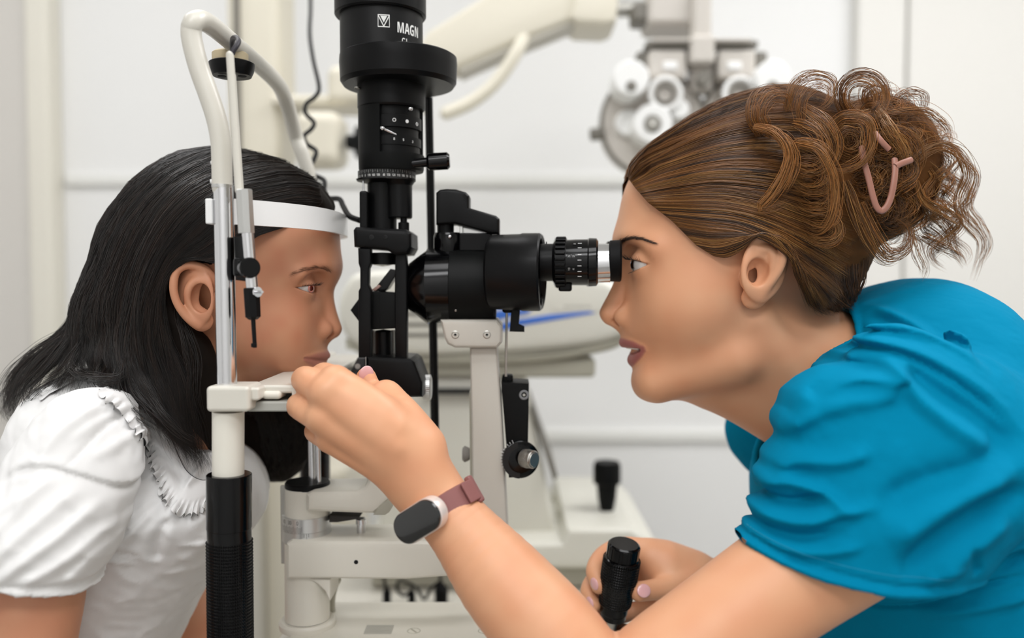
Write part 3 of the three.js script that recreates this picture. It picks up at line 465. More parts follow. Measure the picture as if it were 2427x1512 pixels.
// ------------------------------------------------------------------ head rest
const HR = thing('head_rest', 'ivory and chrome chin and forehead rest framing the child', 'head rest', V(at(545, 1512, 0.135).x, TABLE_Y, 0));
const NZ = 0.135;
{
  const leg = (z) => [[527, 446], [526, 395], [524, 340], [514, 285], [495, 226], [473, 165], [458, 110], [453, 75], [460, 52]].map(([x, y]) => { const p = at(x, y, NZ); p.z = z; return p; });
  const near = leg(NZ), far = leg(-NZ).slice(0, 6).reverse();
  const c = near[near.length - 1]; const bow = [...near, V(c.x + 0.003, c.y + 0.0045, NZ - 0.016), V(c.x + 0.004, c.y + 0.005, 0.06), V(c.x + 0.004, c.y + 0.004, -0.055), V(c.x + 0.002, c.y - 0.006, -NZ + 0.03), ...far];
  part(HR, 'bow', tube(bow, 0.0072, 160, 24), M.ivoryLight, 'ivory bent tube');
  for (const z of [NZ, -NZ]) {
    const w = (px, py) => { const p = at(px, py, NZ); p.z = z; return p; };
    const post = part(HR, 'post', cyl(w(530, 440), w(538, 918), 0.0072, 0.0072, 36), M.chrome, 'chrome rod');
    part(post, 'collar', cyl(w(528, 438), w(528, 446), 0.0078, 0.0078, 32), M.brushed);
    part(HR, 'lower_post', cyl(w(541, 975), w(541, 1126), 0.0113, 0.0113, 36), M.ivory);
    const gp = part(HR, 'hand_grip', [cyl(w(543, 1123), w(543, 1252), 0.0160, 0.0160, 48, 0.0006), cyl(w(543, 1250), w(544, 1280), 0.0156, 0.0156, 48), cyl(w(544, 1278), V(w(544, 1512).x, TABLE_Y + 0.02, z), 0.0156, 0.0156, 48)], M.gloss, 'black handle');
    if (z > 0) { const q0 = V(w(544, 1512).x, w(544, 1512).y - 0.012, z), q1 = w(544, 1278), dq = q1.clone().sub(V(w(544, 1512).x, TABLE_Y + 0.02, z)).normalize(), q2 = q1.clone().addScaledVector(dq, -(q1.y - q0.y)); part(gp, 'knurling', knurlGeo(q2, dq, 0.01545, q1.y - q0.y, 36, 60, 0.0013), M.satin); }
    part(HR, 'mount_foot', cyl(V(w(544, 1512).x, TABLE_Y, z), V(w(544, 1512).x, TABLE_Y + 0.022, z), 0.024, 0.02, 36, 0.002), M.ivory);
    part(HR, 'strap_clip', (() => { const p = w(503, 502); return rbox(V(p.x - 0.0005, p.y, z), V(0.005, 0.018, 0.012), 0.001); })(), M.white);
    part(HR, 'clip_screw', [cyl(w(501, 430).add(V(-0.0005, 0, 0)), w(506, 430), 0.0016, 0.0016, 12), cyl(w(499, 386).add(V(0.0005, 0, 0)), w(505, 386), 0.0016, 0.0016, 12)], M.white);
  }
  // mark on the sleeve
  part(HR, 'sleeve_mark', (() => { const g = new THREE.TorusGeometry(0.0011, 0.0003, 6, 16); const p = at(504, 1137, NZ + 0.0105); g.rotateY(-0.85); g.translate(p.x, p.y, p.z); return g; })(), M.white);
  // forehead strap: a bent white strip from post to post
  {
    const yA = at(600, 500, NZ).y, n = 60, hgt = 0.0185, th = 0.0016, pos = [], idx = [];
    const xp = at(530, 500, NZ).x, xf = at(803, 520, 0).x + 0.001, zE = NZ + 0.002;
    const path = (t) => { const a = lerp(-1, 1, t), z = -a * zE; const k = Math.pow(Math.abs(a), 2.6); const x = lerp(xf, xp - 0.003, k); return [x, z]; };
    for (let i = 0; i <= n; i++) { const [x, z] = path(i / n), [x2, z2] = path(Math.min(1, i / n + 0.004)), [x1, z1] = path(Math.max(0, i / n - 0.004)); let nx = -(z2 - z1), nz = x2 - x1; const l = Math.hypot(nx, nz); nx /= l; nz /= l; for (const [o, s] of [[0, 1], [0, -1], [1, -1], [1, 1]]) pos.push(x + nx * th * (o - 0.5) * 2, yA + s * hgt / 2 + (s > 0 ? 0 : 0), z + nz * th * (o - 0.5) * 2); }
    for (let i = 0; i < n; i++) for (let k = 0; k < 4; k++) { const a = i * 4 + k, b = i * 4 + (k + 1) % 4; idx.push(a, b, a + 4, b, b + 4, a + 4); }
    idx.push(0, 2, 1, 0, 3, 2); const e = n * 4; idx.push(e, e + 1, e + 2, e, e + 2, e + 3);
    const g = new THREE.BufferGeometry(); g.setAttribute('position', new THREE.Float32BufferAttribute(pos, 3)); g.setIndex(idx);
    part(HR, 'forehead_strap', creased(g, 0.6), M.strapPlastic, 'white plastic forehead band');
  }
  // chin rest: end blocks, bar with recess and cup
  for (const s of [1, -1]) { const b = pbox(487, 916, 590, 977, NZ + 0.0165, 0.033, 0.003); if (s < 0) { b.translate(0, 0, -2 * NZ); } part(HR, 'end_block', b, M.ivoryLight); }
  part(HR, 'chin_bar', [(() => { const a = at(582, 918, NZ), b = at(716, 948, NZ); return rbox(V((a.x + b.x) / 2, (a.y + b.y) / 2 + 0.0025, -0.003), V(b.x - a.x, 0.006, 2 * NZ - 0.004), 0.002); })(), pbox(690, 919, 716, 950, NZ - 0.002, 0.02, 0.002), pbox(582, 919, 614, 950, NZ + 0.01, 0.024, 0.002)], M.ivoryLight);
  part(HR, 'lower_rail', (() => { const a = at(585, 952, NZ), b = at(700, 976, NZ); return rbox(V((a.x + b.x) / 2, (a.y + b.y) / 2, 0), V(b.x - a.x, a.y - b.y, 2 * NZ), 0.0015); })(), mat(0xa9a9a2, 0.5));
  part(HR, 'recess_insert', (() => { const a = at(616, 928, NZ), b = at(664, 948, NZ); return rbox(V((a.x + b.x) / 2, (a.y + b.y) / 2, NZ - 0.012), V(b.x - a.x, a.y - b.y, 0.02), 0.003); })(), M.ivory);
  part(HR, 'chin_cup', (() => { const p = at(700, 918, 0); return rbox(V(p.x - 0.012, p.y - 0.001, 0), V(0.055, 0.008, 0.07), 0.003); })(), M.ivoryLight);
  // fixation lamp: disc under the bow, rod, clamp and tip
  const D = 0.05;
  part(HR, 'lamp_spacer', upright([[152, 0.1], [152, 41], [128, 41], [124, 36], [124, 0.1]], 546, D, 40), mat(0xc9b998, 0.55));
  const disc = part(HR, 'lamp_disc', upright([[181, 0.1], [181, 44], [170, 49], [156, 52], [151, 52], [148, 47], [148, 0.1]], 550, D, 56), M.satin, 'black round lamp socket');
  for (const x of [526, 574]) part(disc, 'disc_recess', upright([[181.5, 0.1], [181.5, 10], [180, 10], [180, 0.1]], x, D + 0.006, 20), M.hole);
  part(HR, 'socket_lead', tube([at(546, 132, 0.148), at(553, 120, 0.147), at(561, 108, 0.145), at(565, 97, 0.14), at(560, 89, 0.13), at(552, 92, 0.115), at(550, 110, 0.1), at(552, 126, 0.07)], 0.0019, 40, 10), mat(0x1d1822, 0.5));
  const R0 = at(545, 130, 0.148), R1 = at(566, 452, 0.148);
  part(HR, 'fixation_rod', [tube([R0, R0.clone().lerp(R1, 0.5), R1], 0.0027, 30, 14), tube([at(551, 180, 0.142), at(571, 470, 0.142)], 0.0025, 20, 12)], M.ivoryLight);
  part(HR, 'hex_sleeve', lathe(at(578, 449, 0.15), at(584, 552, 0.15).sub(at(578, 449, 0.15)), [[0, 0], [0.0052, 0], [0.0058, 0.0006], [0.0058, 0.0305], [0, 0.0305]], 8), M.brushed);
  part(HR, 'chrome_pin', cyl(at(587, 550, 0.15), at(598, 690, 0.15), 0.0041, 0.0041, 28), M.chrome);
  part(HR, 'post_clamp', ext([[552, 560], [582, 560], [590, 668], [556, 664]], 0.148, 0.018, 0.002), M.gloss);
  part(HR, 'clamp_knob', [lathe(at(586, 635, 0.152), V(0.5, 0, 0.86), [[0, 0], [0.0066, 0], [0.0072, 0.001], [0.0072, 0.008], [0.0064, 0.0092], [0, 0.0092]], 40), rbox(at(580, 634, 0.147), V(0.014, 0.014, 0.012), 0.003)], M.gloss);
  part(HR, 'tip_holder', lathe(at(596, 682, 0.15), at(600, 757, 0.15).sub(at(596, 682, 0.15)), [[0, 0], [0.0054, 0], [0.0058, 0.001], [0.0055, 0.0205], [0.003, 0.0225], [0, 0.0225]], 8), M.satin);
  part(HR, 'thumb_screw', [lathe(at(609, 692, 0.154), V(0.8, 0, 0.6), [[0, 0], [0.0036, 0], [0.0036, 0.0014], [0, 0.0014]], 24), cyl(at(611, 692, 0.1545), at(622, 692, 0.159), 0.0009)], M.chrome);
  part(HR, 'lamp_tip', [cyl(at(600, 755, 0.15), at(604, 824, 0.15), 0.0016, 0.0014, 16), rbox(at(602, 818, 0.15), V(0.0036, 0.003, 0.003), 0.0006)], M.satin);
}
{
  // coiled cord running up from the lamp tower
  const pts = [[735, -60, -0.45], [736, 20, -0.42], [734, 80, -0.38], [742, 140, -0.34], [756, 205, -0.3], [748, 228, -0.29], [726, 246, -0.28], [724, 268, -0.27], [744, 290, -0.26], [738, 306, -0.25], [721, 322, -0.24], [728, 342, -0.23], [749, 358, -0.22], [742, 382, -0.2], [732, 400, -0.19], [745, 415, -0.17], [768, 428, -0.15], [768, 456, -0.12], [780, 470, -0.1], [804, 472, -0.07], [814, 490, -0.05], [828, 512, -0.02], [852, 522, 0.0]].map(([x, y, z]) => at(x, y, z));
  const t = thing('coiled_cord', 'black coiled cord hanging left of the lamp tower', 'cord', pts[0].clone());
  part(t, 'cord', tube(pts, 0.0026, 220, 10), M.rubber);
}
// ------------------------------------------------------------------ implicit surfaces for bodies and clothes
const smin = (a, b, k) => { const q = k * 1.5, h = Math.max(q - Math.abs(a - b), 0) / q; return Math.min(a, b) - h * h * h * k * 0.25; };
const smax = (a, b, k) => -smin(-a, -b, k);
// tapered capsule prepared from two points and radii
function capsule(a, b, ra, rb = ra) {
  const bx = b.x - a.x, by = b.y - a.y, bz = b.z - a.z, L = bx * bx + by * by + bz * bz + 1e-12, ax = a.x, ay = a.y, az = a.z, dr = rb - ra;
  return (x, y, z) => { const px = x - ax, py = y - ay, pz = z - az; let t = (px * bx + py * by + pz * bz) / L; t = t < 0 ? 0 : t > 1 ? 1 : t; const dx = px - bx * t, dy = py - by * t, dz = pz - bz * t; return Math.sqrt(dx * dx + dy * dy + dz * dz) - ra - dr * t; };
}
// smooth limb through a list of [px, py, z, radius]; points that are already in metres may be given as [Vector3, radius]
function chain(list) {
  const P = list.map((e) => (e.length === 2 ? e[0] : at(e[0], e[1], e[2]))), R = list.map((e) => e[e.length - 1]), cs = [], n = list.length, m = n > 2 ? 4 : 1;
  const c = n > 2 ? new THREE.CatmullRomCurve3(P, false, 'centripetal') : null, q = [], r = [];
  for (let i = 0; i < n - 1; i++) for (let k = 0; k < m; k++) { q.push(c ? c.getPoint((i + k / m) / (n - 1)) : P[i]); const t = k / m, r0 = R[Math.max(i - 1, 0)], r1 = R[i], r2 = R[i + 1], r3 = R[Math.min(i + 2, n - 1)]; r.push(0.5 * (2 * r1 + (r2 - r0) * t + (2 * r0 - 5 * r1 + 4 * r2 - r3) * t * t + (3 * r1 - r0 - 3 * r2 + r3) * t * t * t)); }
  q.push(P[n - 1]); r.push(R[n - 1]); for (let i = 0; i + 1 < q.length; i++) cs.push(capsule(q[i], q[i + 1], r[i], r[i + 1]));
  let bx = V(), br = 0; for (const p of q) bx.add(p); bx.divideScalar(q.length); for (let i = 0; i < q.length; i++) br = Math.max(br, q[i].distanceTo(bx) + r[i]);
  return (x, y, z) => { const far = Math.hypot(x - bx.x, y - bx.y, z - bx.z) - br; if (far > 0.05) return far; let d = 9; for (let i = 0; i < cs.length; i++) { const e = cs[i](x, y, z); if (e < d) d = e; } return d; };
}
// where the line of sight through a pixel meets a surface
function hit(f, px, py, z0 = 0.12) { let z = z0; const g = (z) => { const p = at(px, py, z); return f(p.x, p.y, p.z); }; while (g(z) > 0 && z > -0.1) z -= 0.0012; let a = z, b = z + 0.0012; for (let k = 0; k < 20; k++) { const m = (a + b) / 2; if (g(m) > 0) b = m; else a = m; } return at(px, py, a); }
const mirrorZ = (p) => V(p.x, p.y, -p.z);
const inward = (f, p, d) => { const e = 0.002, nx = f(p.x + e, p.y, p.z) - f(p.x - e, p.y, p.z), ny = f(p.x, p.y + e, p.z) - f(p.x, p.y - e, p.z), nz = f(p.x, p.y, p.z + e) - f(p.x, p.y, p.z - e), l = Math.hypot(nx, ny, nz) || 1; return V(p.x - nx / l * d, p.y - ny / l * d, p.z - nz / l * d); };
function ellip(c, rx, ry, rz, rotZ = 0, rotY = 0) {
  const cz = Math.cos(-rotZ), sz = Math.sin(-rotZ), cy = Math.cos(-rotY), sy = Math.sin(-rotY), m = Math.min(rx, ry, rz);
  return (x, y, z) => { let X = x - c.x, Y = y - c.y, Z = z - c.z; if (rotY) { const t = X * cy + Z * sy; Z = -X * sy + Z * cy; X = t; } if (rotZ) { const t = X * cz - Y * sz; Y = X * sz + Y * cz; X = t; } const a = X / rx, b = Y / ry, c2 = Z / rz, k0 = Math.sqrt(a * a + b * b + c2 * c2); const e = X / (rx * rx), f = Y / (ry * ry), g = Z / (rz * rz), k1 = Math.sqrt(e * e + f * f + g * g); return k1 < 1e-9 ? -m : k0 * (k0 - 1) / k1; };
}
// signed distance to a closed outline, tabulated. pts are [x, y] in metres
function outline(pts, smooth = 5, step = 0.002, pad = 0.05, soft = 0) {
  const p = smooth ? smoothPts(pts, smooth) : pts; let x0 = 9, x1 = -9, y0 = 9, y1 = -9; for (const [x, y] of p) { x0 = Math.min(x0, x); x1 = Math.max(x1, x); y0 = Math.min(y0, y); y1 = Math.max(y1, y); }
  x0 -= pad; x1 += pad; y0 -= pad; y1 += pad; const nx = Math.ceil((x1 - x0) / step) + 2, ny = Math.ceil((y1 - y0) / step) + 2, g = new Float32Array(nx * ny), n = p.length;
  for (let j = 0; j < ny; j++) for (let i = 0; i < nx; i++) {
    const x = x0 + i * step, y = y0 + j * step; let d = 1e9, inside = false;
    for (let k = 0, m = n - 1; k < n; m = k++) { const ax = p[k][0], ay = p[k][1], bx = p[m][0], by = p[m][1], ex = bx - ax, ey = by - ay, wx = x - ax, wy = y - ay; let t = (wx * ex + wy * ey) / (ex * ex + ey * ey + 1e-15); t = t < 0 ? 0 : t > 1 ? 1 : t; const dx = wx - ex * t, dy = wy - ey * t, q = dx * dx + dy * dy; if (q < d) d = q; if ((ay > y) !== (by > y) && x < (bx - ax) * (y - ay) / (by - ay) + ax) inside = !inside; }
    g[j * nx + i] = (inside ? -1 : 1) * Math.sqrt(d);
  }
  if (soft) { // round off the ridge that a distance has midway between two sides
    const R = Math.round(soft / step); let a = Float32Array.from(g), b = new Float32Array(nx * ny);
    for (let pass = 0; pass < 3; pass++) {
      for (let j = 0; j < ny; j++) { for (let i = 0; i < nx; i++) { let n = 0, t = 0; for (let k = Math.max(0, i - R); k <= Math.min(nx - 1, i + R); k++) { t += a[j * nx + k]; n++; } b[j * nx + i] = t / n; } }
      for (let i = 0; i < nx; i++) for (let j = 0; j < ny; j++) { let n = 0, t = 0; for (let k = Math.max(0, j - R); k <= Math.min(ny - 1, j + R); k++) { t += b[k * nx + i]; n++; } a[j * nx + i] = t / n; }
    }
    for (let k = 0; k < g.length; k++) g[k] = lerp(g[k], a[k], sstep(0.003, 0.03, -g[k]));
  }
  return (x, y) => { let fx = (x - x0) / step, fy = (y - y0) / step, o = 0; if (fx < 0) { o -= fx * step; fx = 0; } else if (fx > nx - 1.001) { o += (fx - nx + 1.001) * step; fx = nx - 1.001; } if (fy < 0) { o -= fy * step; fy = 0; } else if (fy > ny - 1.001) { o += (fy - ny + 1.001) * step; fy = ny - 1.001; } const i = fx | 0, j = fy | 0, a = fx - i, b = fy - j, k = j * nx + i; return (g[k] * (1 - a) + g[k + 1] * a) * (1 - b) + (g[k + nx] * (1 - a) + g[k + nx + 1] * a) * b + o; };
}
const pxs = (list, z = 0) => list.map(([x, y]) => { const p = at(x, y, z); return [p.x, p.y]; });
function table(list, z = 0) {                               // [[py, value], ...] -> value at height y, eased between the entries
  const t = list.map(([py, v]) => [at(1213, py, z).y, v]).sort((a, b) => a[0] - b[0]), y0 = t[0][0], y1 = t[t.length - 1][0], n = 400, raw = new Float32Array(n + 1), out = new Float32Array(n + 1);
  for (let k = 0; k <= n; k++) { const y = lerp(y0, y1, k / n); let i = 1; while (i < t.length - 1 && y > t[i][0]) i++; const a = (y - t[i - 1][0]) / (t[i][0] - t[i - 1][0]); raw[k] = t[i - 1][1] + (t[i][1] - t[i - 1][1]) * a; }
  for (let k = 0; k <= n; k++) { let s = 0, w = 0; const m = Math.min(16, k, n - k); for (let j = -m; j <= m; j++) { const q = 1 + Math.cos(j / 17 * Math.PI); s += raw[k + j] * q; w += q; } out[k] = s / w; }
  return (y) => { const f = clamp((y - y0) / (y1 - y0)) * n, i = Math.min(f | 0, n - 1); return out[i] + (out[i + 1] - out[i]) * (f - i); };
}
// head-like body: side outline given width, round in every horizontal section
function inflateHead(P, A, W, N) {
  return (x, y, z) => { const w = W(y), n = N(y), u = 1 + P(x, y) / A, t = 0.5 * (u + Math.sqrt(u * u + 0.05)) * 0.988, az = Math.abs(z) / w; return (Math.pow(Math.pow(t, n) + Math.pow(az, n), 1 / n) - 1) * Math.min(A, w); };
}
// cushion-like body: outline with half thickness T, rounded over a rim R
function pillow(P, T, R, zc = () => 0) {
  const m = Math.min(T, R);
  return (x, y, z) => { const d = -P(x, y), e = d < R ? 1 - d / R : 0, q = (z - zc(x, y)) / T; return (Math.sqrt(e * e + q * q) - 1) * m; };
}
// a height field of ridges laid over a cloth: lines of [px, py] with height (m) and width (px)
function folds(lines, z, box, step = 0.0025) {
  const a = at(box[0], box[3], z), b = at(box[2], box[1], z), nx = Math.ceil((b.x - a.x) / step) + 2, ny = Math.ceil((b.y - a.y) / step) + 2, g = new Float32Array(nx * ny), S = sc(z);
  for (const [pts, amp, wpx] of lines) {
    const c = new THREE.CatmullRomCurve3(pts.map(([x, y]) => { const p = at(x, y, z); return V(p.x, p.y, 0); }), false, 'centripetal').getPoints(pts.length * 6), w = wpx * S;
    for (let j = 0; j < ny; j++) for (let i = 0; i < nx; i++) {
      const x = a.x + i * step, y = a.y + j * step; let d = 1e9, tt = 0;
      for (let k = 0; k + 1 < c.length; k++) { const p = c[k], q = c[k + 1], ex = q.x - p.x, ey = q.y - p.y; let t = ((x - p.x) * ex + (y - p.y) * ey) / (ex * ex + ey * ey + 1e-15); t = clamp(t); const dd = (x - p.x - ex * t) ** 2 + (y - p.y - ey * t) ** 2; if (dd < d) { d = dd; tt = (k + t) / (c.length - 1); } }
      const ends = Math.min(1, Math.min(tt, 1 - tt) * 6 + 0.05); g[j * nx + i] += amp * Math.exp(-d / (w * w)) * ends;
    }
  }
  return (x, y) => { const fx = (x - a.x) / step, fy = (y - a.y) / step; if (fx < 0 || fy < 0 || fx >= nx - 1 || fy >= ny - 1) return 0; const i = fx | 0, j = fy | 0, u = fx - i, v = fy - j, k = j * nx + i; return (g[k] * (1 - u) + g[k + 1] * u) * (1 - v) + (g[k + nx] * (1 - u) + g[k + nx + 1] * u) * v; };
}
// surface nets
function skinOf(f, lo, hi, h, color) {
  const nx = Math.ceil((hi.x - lo.x) / h) + 1, ny = Math.ceil((hi.y - lo.y) / h) + 1, nz = Math.ceil((hi.z - lo.z) / h) + 1, g = new Float32Array(nx * ny * nz), B = 4, lim = B * h * 0.87 * 2.0;
  for (let bk = 0; bk < nz; bk += B) for (let bj = 0; bj < ny; bj += B) for (let bi = 0; bi < nx; bi += B) {
    const d = f(lo.x + (bi + 1.5) * h, lo.y + (bj + 1.5) * h, lo.z + (bk + 1.5) * h), full = Math.abs(d) < lim;
    for (let k = bk; k < Math.min(bk + B, nz); k++) for (let j = bj; j < Math.min(bj + B, ny); j++) for (let i = bi; i < Math.min(bi + B, nx); i++) g[(k * ny + j) * nx + i] = full ? f(lo.x + i * h, lo.y + j * h, lo.z + k * h) : d;
  }
  const id = new Int32Array(nx * ny * nz).fill(-1), pos = [], idx = [], sx = 1, sy = nx, sz = nx * ny, E = [[0, 1], [2, 3], [4, 5], [6, 7], [0, 2], [1, 3], [4, 6], [5, 7], [0, 4], [1, 5], [2, 6], [3, 7]], off = [0, sx, sy, sx + sy, sz, sz + sx, sz + sy, sz + sx + sy], v = new Float32Array(8);
  for (let k = 0; k < nz - 1; k++) for (let j = 0; j < ny - 1; j++) for (let i = 0; i < nx - 1; i++) {
    const n = k * sz + j * sy + i; let mask = 0; for (let c = 0; c < 8; c++) { v[c] = g[n + off[c]]; if (v[c] < 0) mask |= 1 << c; }
    if (mask === 0 || mask === 255) continue;
    let x = 0, y = 0, z = 0, m = 0;
    for (const [a, b] of E) { if (((mask >> a) & 1) === ((mask >> b) & 1)) continue; const t = v[a] / (v[a] - v[b]); x += (a & 1) + ((b & 1) - (a & 1)) * t; y += ((a >> 1) & 1) + (((b >> 1) & 1) - ((a >> 1) & 1)) * t; z += ((a >> 2) & 1) + (((b >> 2) & 1) - ((a >> 2) & 1)) * t; m++; }
    id[n] = pos.length / 3; pos.push(lo.x + (i + x / m) * h, lo.y + (j + y / m) * h, lo.z + (k + z / m) * h);
  }
  for (let k = 1; k < nz - 1; k++) for (let j = 1; j < ny - 1; j++) for (let i = 1; i < nx - 1; i++) {
    const n = k * sz + j * sy + i, s = g[n] < 0;
    for (const [o, u, w] of [[sx, sy, sz], [sy, sz, sx], [sz, sx, sy]]) { if ((g[n + o] < 0) === s) continue; const a = id[n], b = id[n - u], c = id[n - u - w], d = id[n - w]; if (a < 0 || b < 0 || c < 0 || d < 0) continue; if (s) idx.push(a, b, c, a, c, d); else idx.push(a, c, b, a, d, c); }
  }
  const geo = new THREE.BufferGeometry(), P = new Float32Array(pos), N = new Float32Array(pos.length), e = h * 0.6;
  for (let q = 0; q < P.length; q += 3) { const x = P[q], y = P[q + 1], z = P[q + 2]; const a = f(x + e, y, z) - f(x - e, y, z), b = f(x, y + e, z) - f(x, y - e, z), c = f(x, y, z + e) - f(x, y, z - e), l = Math.hypot(a, b, c) || 1; N[q] = a / l; N[q + 1] = b / l; N[q + 2] = c / l; }
  geo.setAttribute('position', new THREE.BufferAttribute(P, 3)); geo.setAttribute('normal', new THREE.BufferAttribute(N, 3)); geo.setIndex(idx);
  if (color) { const Cc = new Float32Array(P.length), o = [0, 0, 0]; for (let q = 0; q < P.length; q += 3) { color(P[q], P[q + 1], P[q + 2], o); Cc[q] = o[0]; Cc[q + 1] = o[1]; Cc[q + 2] = o[2]; } geo.setAttribute('color', new THREE.BufferAttribute(Cc, 3)); }
  return geo;
}
// join coloured indexed pieces of one body
function joinSkin(list) { return mergeGeometries(list); }
const boxOf = (pts, pad) => { const lo = V(9, 9, 9), hi = V(-9, -9, -9); for (const p of pts) { lo.min(p); hi.max(p); } return [lo.subScalar(pad), hi.addScalar(pad)]; };
const lin = (hex) => { const c = C(hex); return [c.r, c.g, c.b]; };
const mix3 = (o, c, t) => { o[0] += (c[0] - o[0]) * t; o[1] += (c[1] - o[1]) * t; o[2] += (c[2] - o[2]) * t; };
// an ear built of a bowl, a rolled rim, an inner ridge, a notch flap and a lobe
function ear(e) {
  const rim = chain(e.rim, 0.002), inner = chain(e.inner, 0.003), plate = ellip(at(...e.plate[0]), ...e.plate[1]), bowl = ellip(at(...e.bowl[0]), ...e.bowl[1]), scapha = chain(e.groove, 0.002), lobe = ellip(at(...e.lobe[0]), ...e.lobe[1]), flap = ellip(at(...e.flap[0]), ...e.flap[1]), canal = ellip(at(...e.canal[0]), ...e.canal[1]);
  const f = (x, y, z) => { let d = plate(x, y, z); d = smax(d, -scapha(x, y, z), 0.003); d = smin(d, inner(x, y, z), 0.004); d = smax(d, -bowl(x, y, z), 0.004); d = smin(d, rim(x, y, z), 0.0035); d = smin(d, lobe(x, y, z), 0.006); d = smin(d, flap(x, y, z), 0.003); return smax(d, -canal(x, y, z), 0.002); };
  return f;
}
// an eye opening: lids as a shell round the ball, parted by two planes that meet at the corners
function lids(c, s, R, up, down, out = 0.0016) {
  const cu = Math.cos(up), su = Math.sin(up), cd = Math.cos(down), sd = Math.sin(down);
  return (d, x, y, z) => { const X = s * (x - c.x), Y = y - c.y, Z = z - c.z, r = Math.sqrt(X * X + Y * Y + Z * Z); if (r > 0.03) return d; d = smin(d, r - R - out, 0.006); const a = X - 0.0, w = Math.max(Y * cu - a * su, -(Y * cd - a * sd), -a); return smax(d, -Math.max(w, r - R - 0.007), 0.0009); };
}
function eyeball(c, s, R, look, iris, glow) {
  const g = new THREE.SphereGeometry(R, 48, 36), p = g.attributes.position, col = new Float32Array(p.count * 3), d = look.clone().normalize(); const w = [0.66, 0.63, 0.60], ic = lin(iris);
  for (let i = 0; i < p.count; i++) { const x = p.getX(i) / R, y = p.getY(i) / R, z = p.getZ(i) / R, a = Math.acos(clamp(x * d.x + y * d.y + z * d.z, -1, 1)); const o = a < 0.2 ? [0.004, 0.003, 0.003] : a < 0.49 ? ic : w; col[i * 3] = o[0]; col[i * 3 + 1] = o[1]; col[i * 3 + 2] = o[2]; const b = a < 0.52 ? 1 + 0.09 * (1 - (a / 0.52) ** 2) : 1; p.setXYZ(i, p.getX(i) * b, p.getY(i) * b, p.getZ(i) * b); }
  g.setAttribute('color', new THREE.BufferAttribute(col, 3)); g.translate(c.x, c.y, c.z); g.computeVertexNormals(); return g;
}
// loose hairs: each one a thin three-sided thread through its points. widths in metres
class Threads {
  constructor() { this.pos = []; this.idx = []; this.col = []; this.nor = []; }
  add(pts, r0, r1, col, taper = 0.35) {
    const n = pts.length, base = this.pos.length / 3, T = V(), A = V(), Bn = V(), ref = V(0.31, 0.2, 0.93);
    for (let i = 0; i < n; i++) {
      T.copy(pts[Math.min(i + 1, n - 1)]).sub(pts[Math.max(i - 1, 0)]).normalize(); A.crossVectors(T, ref).normalize(); Bn.crossVectors(T, A); const t = i / (n - 1), r = lerp(r0, r1, t) * Math.min(1, (1 - t) / taper + 0.1, t * 12 + 0.5);
      for (let k = 0; k < 3; k++) { const a = k * 2.0944, c = Math.cos(a), s = Math.sin(a), nx = A.x * c + Bn.x * s, ny = A.y * c + Bn.y * s, nz = A.z * c + Bn.z * s; this.pos.push(pts[i].x + nx * r, pts[i].y + ny * r, pts[i].z + nz * r); this.nor.push(nx, ny, nz); this.col.push(col[0], col[1], col[2]); }
    }
    for (let i = 0; i < n - 1; i++) for (let k = 0; k < 3; k++) { const a = base + i * 3 + k, b = base + i * 3 + (k + 1) % 3; this.idx.push(a, b, a + 3, b, b + 3, a + 3); }
  }
  geo() { const g = new THREE.BufferGeometry(); g.setAttribute('position', new THREE.Float32BufferAttribute(this.pos, 3)); g.setAttribute('normal', new THREE.Float32BufferAttribute(this.nor, 3)); g.setAttribute('color', new THREE.Float32BufferAttribute(this.col, 3)); g.setIndex(this.idx); return g; }
}
